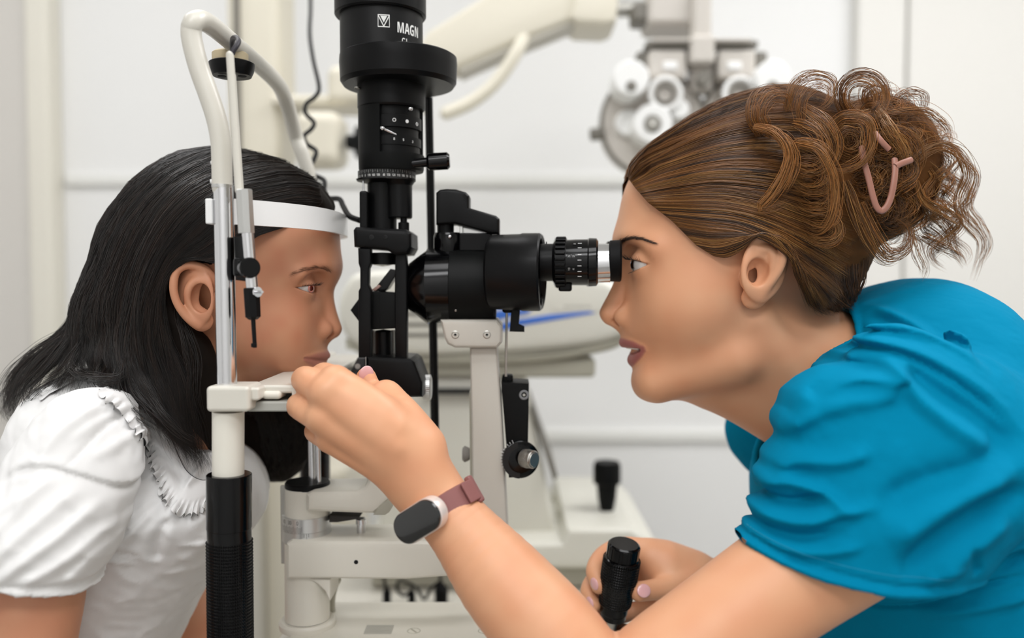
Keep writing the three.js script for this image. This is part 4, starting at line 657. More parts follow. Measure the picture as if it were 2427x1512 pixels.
// ------------------------------------------------------------------ the child
const CH_ = thing('person', 'child with long black hair in white ruffled shirt, face in the head rest', 'person', V(at(380, 1512, 0).x, 0.62, 0));
const skinBump = noiseTex(256, (x, y) => { const v = 128 + 60 * (hash3(x, y, 3) - 0.5) + 50 * vnoise(x / 6, y / 6, 1); return [v, v, v]; });
const childSkin = mat(0xffffff, 0.5, 0, { vertexColors: true, sheen: 0.15, sheenRoughness: 0.5, sheenColor: C(0xffc9a8) });
const childEye = at(711, 681, 0.029), childEyeFar = V(childEye.x, childEye.y, -childEye.z), ER = 0.0113;
{
  const P = outline(pxs([[560, 374], [640, 388], [700, 412], [750, 452], [785, 500], [800, 550], [803, 590], [800, 628], [789, 655], [777, 690], [773, 740], [771, 790], [773, 822], [769, 850], [762, 868], [765, 888], [760, 906], [744, 917], [700, 920], [640, 917], [580, 903], [525, 858], [478, 792], [405, 780], [350, 700], [325, 600], [328, 520], [362, 450], [430, 398], [500, 376]]), 5, 0.0015, 0.05, 0.012);
  const W = table([[374, 0.062], [480, 0.068], [560, 0.070], [640, 0.068], [720, 0.066], [790, 0.063], [850, 0.060], [921, 0.052]]), Nn = table([[374, 2.1], [560, 2.15], [650, 2.0], [720, 1.8], [800, 1.68], [860, 1.68], [921, 1.8]]);
  const base = inflateHead(P, 0.078, W, Nn);
  const nose = chain([[772, 664, 0, 0.0050], [773, 700, 0, 0.0056], [781, 742, 0, 0.0063], [794, 779, 0, 0.0061]]), colum = chain([[792, 790, 0, 0.0036], [776, 799, 0, 0.0036]]);
  const earS = ear({ rim: [[520, 700, 0.0645, 0.0028], [508, 664, 0.070, 0.003], [488, 640, 0.0735, 0.0034], [466, 630, 0.0765, 0.0034], [440, 629, 0.079, 0.0034], [419, 643, 0.081, 0.0032], [411, 675, 0.082, 0.0032], [415, 706, 0.081, 0.0031], [428, 733, 0.079, 0.0031], [449, 757, 0.076, 0.0033], [472, 770, 0.073, 0.0034]], inner: [[490, 668, 0.0735, 0.003], [462, 668, 0.0765, 0.0032], [447, 688, 0.0775, 0.0034], [450, 716, 0.0755, 0.0032], [466, 734, 0.073, 0.0032]], plate: [[462, 697, 0.0722], [0.0185, 0.0245, 0.0055, 0.25, -0.35]], bowl: [[482, 706, 0.0745], [0.009, 0.0125, 0.0065]], groove: [[470, 645, 0.083, 0.0042], [438, 655, 0.086, 0.0042], [429, 685, 0.0865, 0.004], [438, 720, 0.085, 0.0038]], lobe: [[480, 760, 0.0695], [0.0085, 0.008, 0.0042]], flap: [[512, 712, 0.0705], [0.0045, 0.0065, 0.004]], canal: [[500, 705, 0.067], [0.0045, 0.0055, 0.007]] });
  const sides = [1, -1].map((s) => ({ ala: ellip(at(765, 781, s * 0.0102), 0.0082, 0.0070, 0.0056, -0.2), nost: ellip(at(780, 794, s * 0.0068), 0.0042, 0.0026, 0.0034, 0.25), sock: ellip(at(748, 676, s * 0.030), 0.012, 0.010, 0.015), cheek: ellip(at(630, 785, s * 0.034), 0.026, 0.024, 0.02), brow: chain([[775, 642, s * 0.008, 0.005], [758, 638, s * 0.028, 0.004], [710, 652, s * 0.046, 0.003]]), fold: chain([[757, 802, s * 0.014, 0.0012], [735, 838, s * 0.0235, 0.001]]) }));
  const face0 = (x, y, z) => { let d = base(x, y, z); for (const s of sides) { d = smin(d, s.brow(x, y, z), 0.02); d = smax(d, -s.sock(x, y, z), 0.014); d = smin(d, s.cheek(x, y, z), 0.035); } return smin(d, chin(x, y, z), 0.012); };
  const chin = ellip(at(738, 893, 0), 0.012, 0.011, 0.017);
  const lipPts = (l, s, sink) => l.map(([x, y, r], i) => { if (i === 0) return [at(x, y, 0), r]; const h = hit(face0, x, y); if (h.z < 0) return [at(x, y, 0.007 * s), r]; const p = inward(face0, h, r * sink); return [s > 0 ? p : mirrorZ(p), r]; });
  const U = [1, -1].map((s) => chain(lipPts([[773, 843, 0.0036], [763, 844, 0.0036], [745, 846.5, 0.0029], [724, 849.5, 0.0015]], s, 0.5))), Lw = [1, -1].map((s) => chain(lipPts([[758, 861, 0.0042], [751, 861, 0.004], [740, 857.5, 0.003], [726, 851.5, 0.0015]], s, 0.5)));
  const lipped = (x, y, z) => { const d = face0(x, y, z); return Math.min(smin(d, Math.min(U[0](x, y, z), U[1](x, y, z)), 0.004), smin(d, Math.min(Lw[0](x, y, z), Lw[1](x, y, z)), 0.004)); };
  const gap = [1, -1].map((s) => chain([[783, 853], [772, 853], [762, 852.8], [752, 852.4], [742, 851.8], [732, 851], [722, 850]].map(([x, y], i) => { if (!i) return [at(x, y, 0), 0.0016]; const h = hit(lipped, x, y), p = h.z < 0 ? at(x, y, 0.004) : h; return [s > 0 ? p : mirrorZ(p), 0.0016 - i * 0.00008]; })));
  const lidN = lids(childEye, 1, ER, 0.14, -0.42), lidF = lids(childEyeFar, 1, ER, 0.14, -0.42);
  const neck = capsule(at(500, 830, 0), at(420, 1050, 0), 0.044, 0.046);
  const f = (x, y, z) => {
    let d = smin(face0(x, y, z), neck(x, y, z), 0.02);
    if (x > -0.29) {
      let n = nose(x, y, z); for (const s of sides) n = smin(n, s.ala(x, y, z), 0.005); n = smin(n, colum(x, y, z), 0.004); d = smin(d, n, 0.0075);
      for (const s of sides) { d = smax(d, -s.nost(x, y, z), 0.0015); }
      d = Math.min(smin(d, Math.min(U[0](x, y, z), U[1](x, y, z)), 0.004), smin(d, Math.min(Lw[0](x, y, z), Lw[1](x, y, z)), 0.004)); d = smax(d, -Math.min(gap[0](x, y, z), gap[1](x, y, z)), 0.0008);
      d = lidN(d, x, y, z); d = lidF(d, x, y, z);
    }
    if (z > 0.045 && x < -0.2) d = smin(d, earS(x, y, z), 0.003);
    return d;
  };
  const tone = lin(0xcb9270), warm = lin(0xc68565), lip = lin(0xae6e5d), dark = lin(0x4a2a20);
  const color = (x, y, z, o) => {
    o[0] = tone[0]; o[1] = tone[1]; o[2] = tone[2]; mix3(o, warm, 0.5 + 0.5 * vnoise(x * 90, y * 90, z * 90));
    const l = Math.min(U[0](x, y, z), U[1](x, y, z), Lw[0](x, y, z), Lw[1](x, y, z)); if (x > -0.21) mix3(o, lip, 1 - sstep(0.0006, 0.002, l));
  };
  const head = skinOf(f, V(-0.36, at(0, 1060, 0).y, -0.09), V(-0.135, at(0, 360, 0).y, 0.1), 0.0011, color);
  // arms and trunk under the shirt
  const armN = chain([[170, 1080, 0.1, 0.03], [112, 1270, 0.142, 0.028], [82, 1400, 0.154, 0.0335], [66, 1560, 0.16, 0.031], [90, 1760, 0.16, 0.027], [260, 1830, 0.155, 0.024], [430, 1800, 0.15, 0.02]], 0.01), armF = chain([[330, 1060, -0.1, 0.04], [395, 1300, -0.1, 0.033], [452, 1470, -0.075, 0.03], [470, 1600, -0.07, 0.027]], 0.01), trunk = capsule(at(330, 1120, 0), at(200, 1700, 0), 0.065, 0.065);
  const fb = (x, y, z) => smin(smin(smin(trunk(x, y, z), neck(x, y, z), 0.02), armN(x, y, z), 0.02), armF(x, y, z), 0.02);
  const body = skinOf(fb, V(-0.52, 0.60, -0.16), V(-0.16, at(0, 930, 0).y, 0.225), 0.005, color);
  part(CH_, 'body', joinSkin([head, body]), childSkin, 'tan skinned face, neck and arms');
  const eyeMat = mat(0xffffff, 0.08, 0, { vertexColors: true, clearcoat: 1, clearcoatRoughness: 0.03 });
  for (const c of [childEye, childEyeFar]) { const e = part(CH_, 'eye', eyeball(c, 1, ER, V(1, -0.08, c.z > 0 ? 0.12 : -0.12), 0x6b2a1c), eyeMat);
    if (c.z > 0) { // the slit beam shows as a bright red ring on the iris
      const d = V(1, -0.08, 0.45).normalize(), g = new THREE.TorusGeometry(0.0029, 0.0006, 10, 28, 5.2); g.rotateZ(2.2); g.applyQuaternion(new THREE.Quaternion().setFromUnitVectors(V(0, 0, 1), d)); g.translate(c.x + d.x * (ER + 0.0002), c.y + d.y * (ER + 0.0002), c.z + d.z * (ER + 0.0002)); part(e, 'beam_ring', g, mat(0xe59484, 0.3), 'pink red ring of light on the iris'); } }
  // lashes and brow
  const th = new Threads(), dk = lin(0x1a100c), bw = lin(0x754e37);
  for (const s of [1, -1]) {
    for (let i = 0; i < 46; i++) { const t = i / 45, ph = lerp(-0.25, 1.2, t) * s, r = ER + 0.0022, up = 0.14, a = V(Math.cos(ph) * Math.cos(up), Math.sin(up) * Math.cos(ph), Math.sin(ph)).multiplyScalar(r).add(s > 0 ? childEye : childEyeFar), dir = V(Math.cos(ph) * 0.8, 0.15 + rr(-0.1, 0.15), Math.sin(ph) * 0.9).normalize(), l = rr(0.005, 0.0075); th.add([a, a.clone().addScaledVector(dir, l * 0.5).add(V(0, -0.0004, 0)), a.clone().addScaledVector(dir, l).add(V(0, 0.001, 0))], 0.00022, 0.0001, dk); }
    const bl = [[786, 646], [772, 638], [752, 634], [726, 638], [698, 648]].map(([x, y]) => hit(f, x, y)).map((p) => (s > 0 ? p : mirrorZ(p))), bc = new THREE.CatmullRomCurve3(bl);
    for (let i = 0; i < 130; i++) { const t = rnd(), p = bc.getPoint(t); p.y += gauss() * 0.0028 * (1 - 0.5 * t); for (let k = 0; k < 3; k++) { const dd = f(p.x, p.y, p.z), e = 0.001; const nx = f(p.x + e, p.y, p.z) - f(p.x - e, p.y, p.z), ny = f(p.x, p.y + e, p.z) - f(p.x, p.y - e, p.z), nz = f(p.x, p.y, p.z + e) - f(p.x, p.y, p.z - e), l = Math.hypot(nx, ny, nz) || 1; p.x -= nx / l * (dd - 0.0003); p.y -= ny / l * (dd - 0.0003); p.z -= nz / l * (dd - 0.0003); } const tg = bc.getTangent(t); const q = p.clone().addScaledVector(tg, 0.006).add(V(-0.0002, rr(-0.001, 0.0012), 0.0006 * s)); th.add([p, p.clone().lerp(q, 0.5).add(V(0.0002, 0.0002, 0.0003 * s)), q], 0.00013, 0.00007, bw); }
  }
  part(CH_, 'eyebrow_and_lash_hair', th.geo(), mat(0xffffff, 0.7, 0, { vertexColors: true })).userData.kind = 'stuff';
  part(CH_, 'ear_stud', (() => { const g = new THREE.SphereGeometry(0.0016, 16, 12); const p = at(485, 762, 0.0745); g.translate(p.x, p.y, p.z); return g; })(), mat(0xd9b98a, 0.25, 0.9));
}
// shirt
{
  const linen = noiseTex(512, (x, y) => { const v = 128 + 34 * vnoise(x / 2, y / 9, 2) + 34 * vnoise(x / 9, y / 2, 5) + 30 * (hash3(x, y, 9) - 0.5); return [v, v, v]; });
  const cloth = mat(0xf0efee, 0.85, 0, { sheen: 0.2, sheenRoughness: 0.6 });
  const T = outline(pxs([[310, 872], [225, 868], [165, 885], [118, 918], [86, 960], [55, 1040], [30, 1200], [20, 1400], [0, 2100], [-20, 2500], [240, 2500], [290, 2000], [382, 1600], [428, 1500], [480, 1395], [540, 1310], [600, 1245], [624, 1195], [612, 1140], [575, 1080], [500, 1030], [400, 960]]), 5, 0.003);
  const torso0 = pillow(T, 0.115, 0.085), S = outline(pxs([[190, 925], [120, 950], [70, 1000], [35, 1060], [0, 1140], [-70, 1260], [-130, 1360], [-170, 1480], [-160, 1750], [190, 1750], [225, 1560], [232, 1440], [250, 1370], [282, 1300], [306, 1240], [318, 1180], [320, 1110], [310, 1050], [280, 980], [240, 935]], 0.13), 5, 0.003);
  const zc = (x, y) => 0.116 + 0.034 * sstep(at(0, 980, 0.13).y, at(0, 1300, 0.13).y, y);
  const sleeve0 = pillow(S, 0.064, 0.065, zc);
  const hem = (() => { const a = at(-60, 1366, 0.19), m = at(100, 1394, 0.195), b = at(235, 1438, 0.17); return (x, y) => { const t = (x - a.x) / (b.x - a.x), yy = (1 - t) * (1 - t) * a.y + 2 * t * (1 - t) * (m.y + 0.001) + t * t * b.y; return (yy - y) * 0.96; }; })();
  const fl = folds([
    [[[2, 1148], [60, 1112], [120, 1103], [170, 1120], [240, 1165], [296, 1215], [312, 1245]], -0.0035, 9], [[[4, 1136], [60, 1100], [125, 1090], [180, 1106], [250, 1152], [306, 1205]], 0.002, 16],
    [[[20, 1330], [90, 1260], [160, 1190], [200, 1150]], 0.004, 16], [[[60, 1345], [130, 1290], [190, 1240], [245, 1180]], 0.0035, 14], [[[0, 1290], [40, 1240], [100, 1180], [130, 1140]], 0.003, 15], [[[110, 1350], [190, 1310], [262, 1240]], 0.003, 13], [[[180, 1370], [215, 1330], [270, 1265]], 0.003, 12], [[[30, 1200], [90, 1165], [150, 1125]], 0.0025, 12],
    [[[20, 1372], [120, 1380], [232, 1425]], 0.0012, 8], [[[0, 1330], [110, 1354], [240, 1396]], -0.0012, 5],
    [[[245, 950], [215, 1010], [185, 1070], [165, 1105]], -0.0018, 6], [[[100, 1080], [150, 1010], [200, 960]], 0.003, 18], [[[200, 1100], [270, 1040], [310, 1010]], 0.003, 16], [[[160, 1050], [210, 1000], [240, 975]], 0.002, 12],
    [[[325, 1090], [340, 1150], [332, 1200], [318, 1235]], 0.005, 10], [[[346, 1050], [352, 1120], [345, 1190]], -0.003, 12], [[[300, 1290], [270, 1360], [255, 1420]], -0.004, 14],
    [[[350, 1330], [400, 1290], [470, 1240]], 0.003, 16], [[[300, 1440], [350, 1410], [420, 1330], [470, 1300]], 0.003, 18], [[[260, 1470], [330, 1470], [400, 1440]], 0.0025, 14], [[[390, 1250], [430, 1330], [400, 1420]], 0.002, 20], [[[310, 1380], [380, 1390], [440, 1380]], 0.0025, 11], [[[440, 1280], [470, 1330], [440, 1420]], 0.002, 14],
  ], 0.17, [-120, 900, 640, 1600], 0.0015);
  const wr = (x, y, z) => 0.0011 * vnoise(x * 60, y * 42, z * 50) + 0.0006 * vnoise(x * 130 + y * 70, y * 120, z * 110) + 0.0008 * (1 - Math.abs(vnoise(x * 45 + y * 40, y * 30 - x * 30, z * 30 + 7)) * 2);
  const f = (x, y, z) => {
    const w = z > 0 ? fl(x, y) * sstep(0.0, 0.05, z) : 0;
    let s = sleeve0(x, y, z) - w; const solid = s, hd = hem(x, y); s = smax(s, hd, 0.001); s = smax(s, -Math.max(solid + 0.007, -hd - 0.012), 0.001); s = smin(s, Math.hypot(solid + 0.0012, hd + 0.002) - 0.0022, 0.001);
    const d = smin(torso0(x, y, z) - w, s, 0.005); return d - wr(x, y, z);
  };
  const g = skinOf(f, V(-0.52, 0.56, -0.14), V(-0.2, 1.145, 0.24), 0.0024);
  const shirt = part(CH_, 'shirt', g, cloth, 'white short sleeved cotton shirt');
  // flat collar with a ruffled edge, laid on the shirt
  const nk = capsule(at(440, 900, 0), at(400, 1080, 0), 0.05, 0.055), ft = (x, y, z) => Math.min(f(x, y, z), nk(x, y, z));
  const outer = [[92, 946], [108, 920], [140, 903], [185, 897], [216, 905], [248, 945], [290, 985], [326, 1026], [346, 1062], [356, 1100], [372, 1142], [386, 1184], [412, 1213], [448, 1222], [480, 1208], [520, 1180]], inner = [[170, 905], [190, 885], [225, 872], [262, 868], [290, 872], [312, 905], [340, 945], [368, 985], [392, 1020], [410, 1052], [424, 1084], [440, 1114], [458, 1130], [478, 1138], [500, 1136], [530, 1128]];
  const mk = (l) => new THREE.CatmullRomCurve3(l.map(([x, y]) => V(x, y, 0)));
  const co = mk(outer), ci = mk(inner), N = 420, R = 9, pos = [], idx = [], sect = [[], []];
  const rowsZ = [];
  let lastZ = 0.1;
  for (let i = 0; i <= N; i++) { const t = i / N, a = co.getPoint(t), b = ci.getPoint(t); for (let r = R; r >= 0; r--) { const u = r / R, h = hit(ft, lerp(b.x, a.x, u), lerp(b.y, a.y, u), 0.2); if (h.z > 0.02) lastZ = h.z; rowsZ[i * (R + 1) + r] = lastZ; } }
  for (let pass = 0; pass < 10; pass++) for (let i = 1; i < N; i++) for (let r = 0; r <= R; r++) { const k = i * (R + 1) + r; rowsZ[k] = (rowsZ[k - R - 1] + rowsZ[k] * 2 + rowsZ[k + R + 1]) / 4; }
  for (let i = 0; i <= N; i++) { const t = i / N, a = co.getPoint(t), b = ci.getPoint(t); for (let r = 0; r <= R; r++) { const u = r / R; let zz = rowsZ[i * (R + 1) + r] + 0.004 + 0.002 * Math.sin(u * 3.1); const ruff = sstep(0.62, 1, u), wv = Math.sin(t * 210 + 2.2 * Math.sin(t * 37)) + 0.6 * Math.sin(t * 331 + 1); zz += 0.0032 * ruff * wv + (u > 0.6 && u < 0.72 ? -0.0012 : 0); const q = at(lerp(b.x, a.x, u) + ruff * 5 * Math.cos(t * 210), lerp(b.y, a.y, u) + ruff * 6 * Math.sin(t * 260), zz); pos.push(q.x, q.y, q.z); } }
  const nV = (N + 1) * (R + 1); for (let k = 0; k < nV; k++) pos.push(pos[k * 3], pos[k * 3 + 1], pos[k * 3 + 2] - 0.0022);
  for (let i = 0; i < N; i++) for (let r = 0; r < R; r++) { const a = i * (R + 1) + r, b = a + 1, c = a + R + 1, d = c + 1; idx.push(a, c, b, b, c, d); idx.push(a + nV, b + nV, c + nV, b + nV, d + nV, c + nV); }
  for (let i = 0; i < N; i++) for (const r of [0, R]) { const a = i * (R + 1) + r, c = a + R + 1; idx.push(a, a + nV, c, c, a + nV, c + nV, a, c, a + nV, c, c + nV, a + nV); }
  const cg = new THREE.BufferGeometry(); cg.setAttribute('position', new THREE.Float32BufferAttribute(pos, 3)); cg.setIndex(idx); cg.computeVertexNormals();
  part(CH_, 'ruffled_collar', cg, mat(0xf2f1f0, 0.85, 0, { side: THREE.DoubleSide, sheen: 0.2 }), 'flat white collar with crinkled ruffle edge');
}
// ------------------------------------------------------------------ the woman
const WO = thing('person', 'woman with curly brown hair and teal scrubs looking into the eyepiece', 'person', V(at(2200, 1512, 0).x, 0.6, 0));
const womanEye = at(1531, 627, 0.032), womanEyeFar = V(womanEye.x, womanEye.y, -womanEye.z), WR = 0.012;
const wTone = lin(0xe2a982), wWarm = lin(0xde9d76), wPink = lin(0xd08f7c), wLip = lin(0xa8625c), wNail = lin(0xe9b4b6);
let womanF;
{
  const P = outline(pxs([[1760, 265], [1660, 288], [1570, 336], [1505, 402], [1481, 450], [1469, 500], [1463, 540], [1463, 570], [1474, 606], [1486, 650], [1486, 700], [1475, 755], [1474, 790], [1485, 816], [1500, 842], [1507, 868], [1506, 895], [1509, 914], [1520, 929], [1546, 936], [1620, 934], [1680, 926], [1735, 890], [1775, 820], [1810, 750], [1900, 740], [1970, 650], [1992, 520], [1960, 380], [1870, 296]]), 5, 0.0015, 0.05, 0.012);
  const W = table([[262, 0.066], [420, 0.073], [520, 0.075], [600, 0.072], [680, 0.070], [740, 0.068], [800, 0.065], [850, 0.062], [939, 0.052]]), Nn = table([[262, 2.1], [520, 2.15], [600, 2.05], [680, 1.85], [760, 1.7], [850, 1.65], [939, 1.8]]);
  const base = inflateHead(P, 0.088, W, Nn);
  const nose = chain([[1490, 612, 0, 0.0058], [1480, 650, 0, 0.0062], [1465, 690, 0, 0.0066], [1442, 742, 0, 0.0080]], 0.004), colum = chain([[1444, 758, 0, 0.0042], [1468, 768, 0, 0.0045]]);
  const sides = [1, -1].map((s) => ({ ala: ellip(at(1480, 751, s * 0.0108), 0.0085, 0.0068, 0.0058, 0.2), nost: ellip(at(1463, 763, s * 0.0072), 0.0048, 0.0026, 0.0034, -0.15), sock: ellip(at(1498, 612, s * 0.032), 0.011, 0.0105, 0.018), cheek: ellip(at(1648, 715, s * 0.038), 0.032, 0.026, 0.022), brow: chain([[1489, 578, s * 0.008, 0.005], [1500, 572, s * 0.03, 0.0045], [1555, 585, s * 0.050, 0.003]]), tuck: chain([[1503, 762, s * 0.0165, 0.0011], [1522, 790, s * 0.026, 0.0009], [1540, 820, s * 0.031, 0.0008]]), jaw: capsule(at(1560, 905, s * 0.02), at(1745, 850, s * 0.045), 0.015, 0.017) }));
  const chin = ellip(at(1540, 906, 0), 0.010, 0.010, 0.016);
  const face0 = (x, y, z) => { let d = base(x, y, z); for (const s of sides) { d = smin(d, s.brow(x, y, z), 0.02); d = smax(d, -s.sock(x, y, z), 0.014); d = smin(d, s.cheek(x, y, z), 0.045); d = smin(d, s.jaw(x, y, z), 0.02); } return smin(d, chin(x, y, z), 0.012); };
  const lipPts = (l, s, sink) => l.map(([x, y, r], i) => { if (i === 0) return [at(x, y, 0), r]; const h = hit(face0, x, y); if (h.z < 0) return [at(x, y, 0.009 * s), r]; const p = inward(face0, h, r * sink); return [s > 0 ? p : mirrorZ(p), r]; });
  const U = [1, -1].map((s) => chain(lipPts([[1479, 812, 0.0042], [1489, 813, 0.0042], [1507, 817.5, 0.0035], [1526, 823, 0.0016]], s, 0.35))), Lw = [1, -1].map((s) => chain(lipPts([[1501, 853, 0.0052], [1506, 851, 0.005], [1516, 841, 0.0037], [1527, 827, 0.0017]], s, 0.35))), gap = [1, -1].map((s) => chain(lipPts([[1484, 831, 0.0034], [1496, 831.5, 0.0034], [1508, 829.5, 0.0028], [1518, 828, 0.0020]], s, -0.05)));
  const lidN = lids(womanEye, -1, WR, 0.30, -0.46), lidF = lids(womanEyeFar, -1, WR, 0.30, -0.46);
  const earS = ear({ rim: [[1768, 655, 0.069, 0.003], [1778, 610, 0.0745, 0.0034], [1790, 572, 0.078, 0.0038], [1815, 556, 0.0815, 0.0038], [1845, 562, 0.084, 0.0038], [1857, 590, 0.0855, 0.0036], [1853, 622, 0.085, 0.0034], [1840, 650, 0.083, 0.0034], [1820, 677, 0.08, 0.0034], [1798, 700, 0.076, 0.0036]], inner: [[1802, 590, 0.0805, 0.0032], [1826, 594, 0.0825, 0.0036], [1833, 617, 0.083, 0.0038], [1823, 645, 0.081, 0.0036], [1802, 668, 0.0775, 0.0034]], plate: [[1812, 630, 0.0765], [0.021, 0.029, 0.006, -0.3, 0.35]], bowl: [[1795, 645, 0.0825], [0.0085, 0.0105, 0.0085]], groove: [[1802, 572, 0.0855, 0.0042], [1838, 580, 0.0885, 0.0042], [1847, 610, 0.0885, 0.004], [1836, 645, 0.086, 0.0038]], lobe: [[1785, 706, 0.0725], [0.0095, 0.009, 0.0048]], flap: [[1766, 662, 0.0735], [0.0045, 0.0075, 0.004]], canal: [[1776, 658, 0.070], [0.0042, 0.006, 0.008]] });
  const neck = capsule(at(1775, 800, 0), at(1990, 905, 0), 0.053, 0.058), throat = capsule(at(1720, 890, 0), at(1900, 985, 0), 0.030, 0.036), scm = chain([[1800, 760, 0.052, 0.011], [1880, 880, 0.044, 0.012], [1915, 985, 0.02, 0.011]]);
  const f = womanF = (x, y, z) => {
    let d = face0(x, y, z); let nk = smin(neck(x, y, z), throat(x, y, z), 0.03); nk = smin(nk, scm(x, y, z), 0.016); d = smin(d, nk, 0.022);
    if (x < 0.16) {
      let n = nose(x, y, z); for (const s of sides) n = smin(n, s.ala(x, y, z), 0.005); n = smin(n, colum(x, y, z), 0.004); d = smin(d, n, 0.0085);
      for (const s of sides) { d = smax(d, -s.nost(x, y, z), 0.0015);  }
      d = Math.min(smin(d, Math.min(U[0](x, y, z), U[1](x, y, z)), 0.005), smin(d, Math.min(Lw[0](x, y, z), Lw[1](x, y, z)), 0.005)); d = smax(d, -Math.min(gap[0](x, y, z), gap[1](x, y, z)), 0.0014);
      d = lidN(d, x, y, z); d = lidF(d, x, y, z);
    }
    if (z > 0.045 && x > 0.13) d = smin(d, earS(x, y, z), 0.003);
    return d;
  };
  const plain = (x, y, z, o) => { o[0] = wTone[0]; o[1] = wTone[1]; o[2] = wTone[2]; mix3(o, wWarm, 0.5 + 0.5 * vnoise(x * 70, y * 70, z * 70));  };
  const face = (x, y, z, o) => { plain(x, y, z, o); const l = Math.min(U[0](x, y, z), U[1](x, y, z), Lw[0](x, y, z), Lw[1](x, y, z)); if (x < 0.14) mix3(o, wLip, 1 - sstep(0.0008, 0.0022, l)); };
  const head = skinOf(f, V(0.068, at(0, 1075, 0).y, -0.085), V(0.36, at(0, 255, 0).y, 0.1), 0.0011, face);

  // near arm and hand
  const Z = 0.135;
  const forearm = chain([[1020, 1165, 0.140, 0.0205], [1046, 1197, 0.143, 0.0212], [1110, 1275, 0.15, 0.0255], [1190, 1375, 0.163, 0.0315], [1300, 1500, 0.178, 0.0345], [1400, 1625, 0.19, 0.0355], [1470, 1655, 0.193, 0.036], [1600, 1570, 0.188, 0.038], [1830, 1400, 0.175, 0.0395], [2050, 1250, 0.16, 0.044]], 0.012);
  const wide = chain([[1018, 1150, 0.131, 0.0195], [1060, 1215, 0.134, 0.0195]], 0.01);                // the wrist is broader than deep
  const meta = [
    chain([[985, 1080, 0.145, 0.0150], [905, 985, 0.151, 0.0135], [795, 905, 0.149, 0.0118]]),   // index side
    chain([[985, 1105, 0.146, 0.0160], [890, 1020, 0.156, 0.0140], [768, 930, 0.154, 0.0116]]),
    chain([[980, 1130, 0.144, 0.0160], [880, 1060, 0.153, 0.0130], [760, 990, 0.152, 0.0112]]),
    chain([[985, 1150, 0.138, 0.0160], [885, 1092, 0.146, 0.0120], [783, 1038, 0.143, 0.0102]])];
  const fingers = [
    chain([[795, 905, 0.146, 0.0112], [768, 890, 0.126, 0.0098], [780, 896, 0.104, 0.0088], [820, 905, 0.094, 0.0075]]),
    chain([[768, 930, 0.151, 0.0110], [734, 906, 0.142, 0.0106], [722, 900, 0.128, 0.0098], [735, 915, 0.106, 0.0086], [775, 935, 0.097, 0.0075]]),
    chain([[760, 990, 0.149, 0.0106], [722, 968, 0.141, 0.0102], [709, 962, 0.128, 0.0094], [722, 972, 0.106, 0.0083], [770, 985, 0.097, 0.0072]]),
    chain([[783, 1038, 0.140, 0.0098], [758, 1026, 0.130, 0.0092], [748, 1022, 0.118, 0.0084], [760, 1025, 0.1, 0.0074], [790, 1020, 0.095, 0.0064]])];
  const thumbBase = chain([[1000, 1055, 0.136, 0.0165], [950, 985, 0.128, 0.0145], [915, 935, 0.118, 0.0110]]), thumb = chain([[925, 945, 0.116, 0.0100], [880, 925, 0.102, 0.0090], [868, 893, 0.10, 0.0075]]);
  const tendons = [chain([[940, 1015, 0.160, 0.0016], [785, 918, 0.1625, 0.0022]]), chain([[940, 1060, 0.163, 0.0016], [775, 950, 0.1625, 0.0022]]), chain([[930, 1090, 0.158, 0.0014], [775, 1003, 0.160, 0.002]])];
  const knuckles = [[793, 903, 0.1555, 0.0078], [766, 928, 0.1605, 0.0078], [758, 988, 0.1585, 0.0075], [781, 1036, 0.1485, 0.0068]].map(([x, y, z, r]) => ellip(at(x, y, z), r, r, r));
  const palm = ellip(at(890, 1015, 0.129), 0.03, 0.022, 0.012, -0.75);
  const fArm = (x, y, z) => { let d = smin(forearm(x, y, z), wide(x, y, z), 0.012); if (x < 0.04) { let h = 9; for (const m of meta) h = smin(h, m(x, y, z), 0.005); h = smin(h, palm(x, y, z), 0.02); for (const t of tendons) h = smin(h, t(x, y, z), 0.010); for (const t of knuckles) h = smin(h, t(x, y, z), 0.006); d = smin(d, h, 0.02); d = smin(d, thumbBase(x, y, z), 0.012); let q = 9; for (const m of fingers) q = Math.min(q, m(x, y, z)); d = smin(d, q, 0.003); d = smin(d, thumb(x, y, z), 0.005); } return d; };
  const arm = skinOf(fArm, V(-0.18, 0.80, 0.06), V(0.06, at(0, 850, 0.1).y, 0.24), 0.0022, plain), arm2 = skinOf(fArm, V(0.04, 0.78, 0.1), V(0.33, at(0, 1150, 0.1).y, 0.25), 0.004, plain);
  // far hand round the joystick
  const far = chain([[1575, 1345, -0.022, 0.0225], [1660, 1370, -0.03, 0.020], [1720, 1385, -0.04, 0.020], [1900, 1470, -0.09, 0.029], [2050, 1540, -0.12, 0.032]], 0.012), back2 = chain([[1535, 1318, -0.02, 0.0135], [1640, 1352, -0.028, 0.015]], 0.01), heel = chain([[1590, 1385, -0.006, 0.0135], [1660, 1380, -0.018, 0.0155]], 0.01);
  const fing2 = [
    chain([[1545, 1308, -0.022, 0.0110], [1480, 1296, -0.030, 0.0092], [1430, 1318, -0.012, 0.0088], [1410, 1355, 0.006, 0.0082], [1420, 1388, 0.017, 0.0074]], 0.003),
    chain([[1545, 1345, -0.026, 0.0110], [1475, 1345, -0.034, 0.0092], [1418, 1368, -0.014, 0.0086], [1396, 1402, 0.002, 0.008], [1406, 1432, 0.012, 0.0072]], 0.003),
    chain([[1550, 1390, -0.026, 0.0105], [1480, 1400, -0.034, 0.0088], [1425, 1420, -0.018, 0.0082], [1402, 1450, -0.004, 0.0076], [1412, 1475, 0.004, 0.0068]], 0.003),
    chain([[1560, 1430, -0.022, 0.0095], [1500, 1450, -0.028, 0.008], [1450, 1468, -0.014, 0.0072], [1440, 1490, -0.002, 0.0064]], 0.003)];
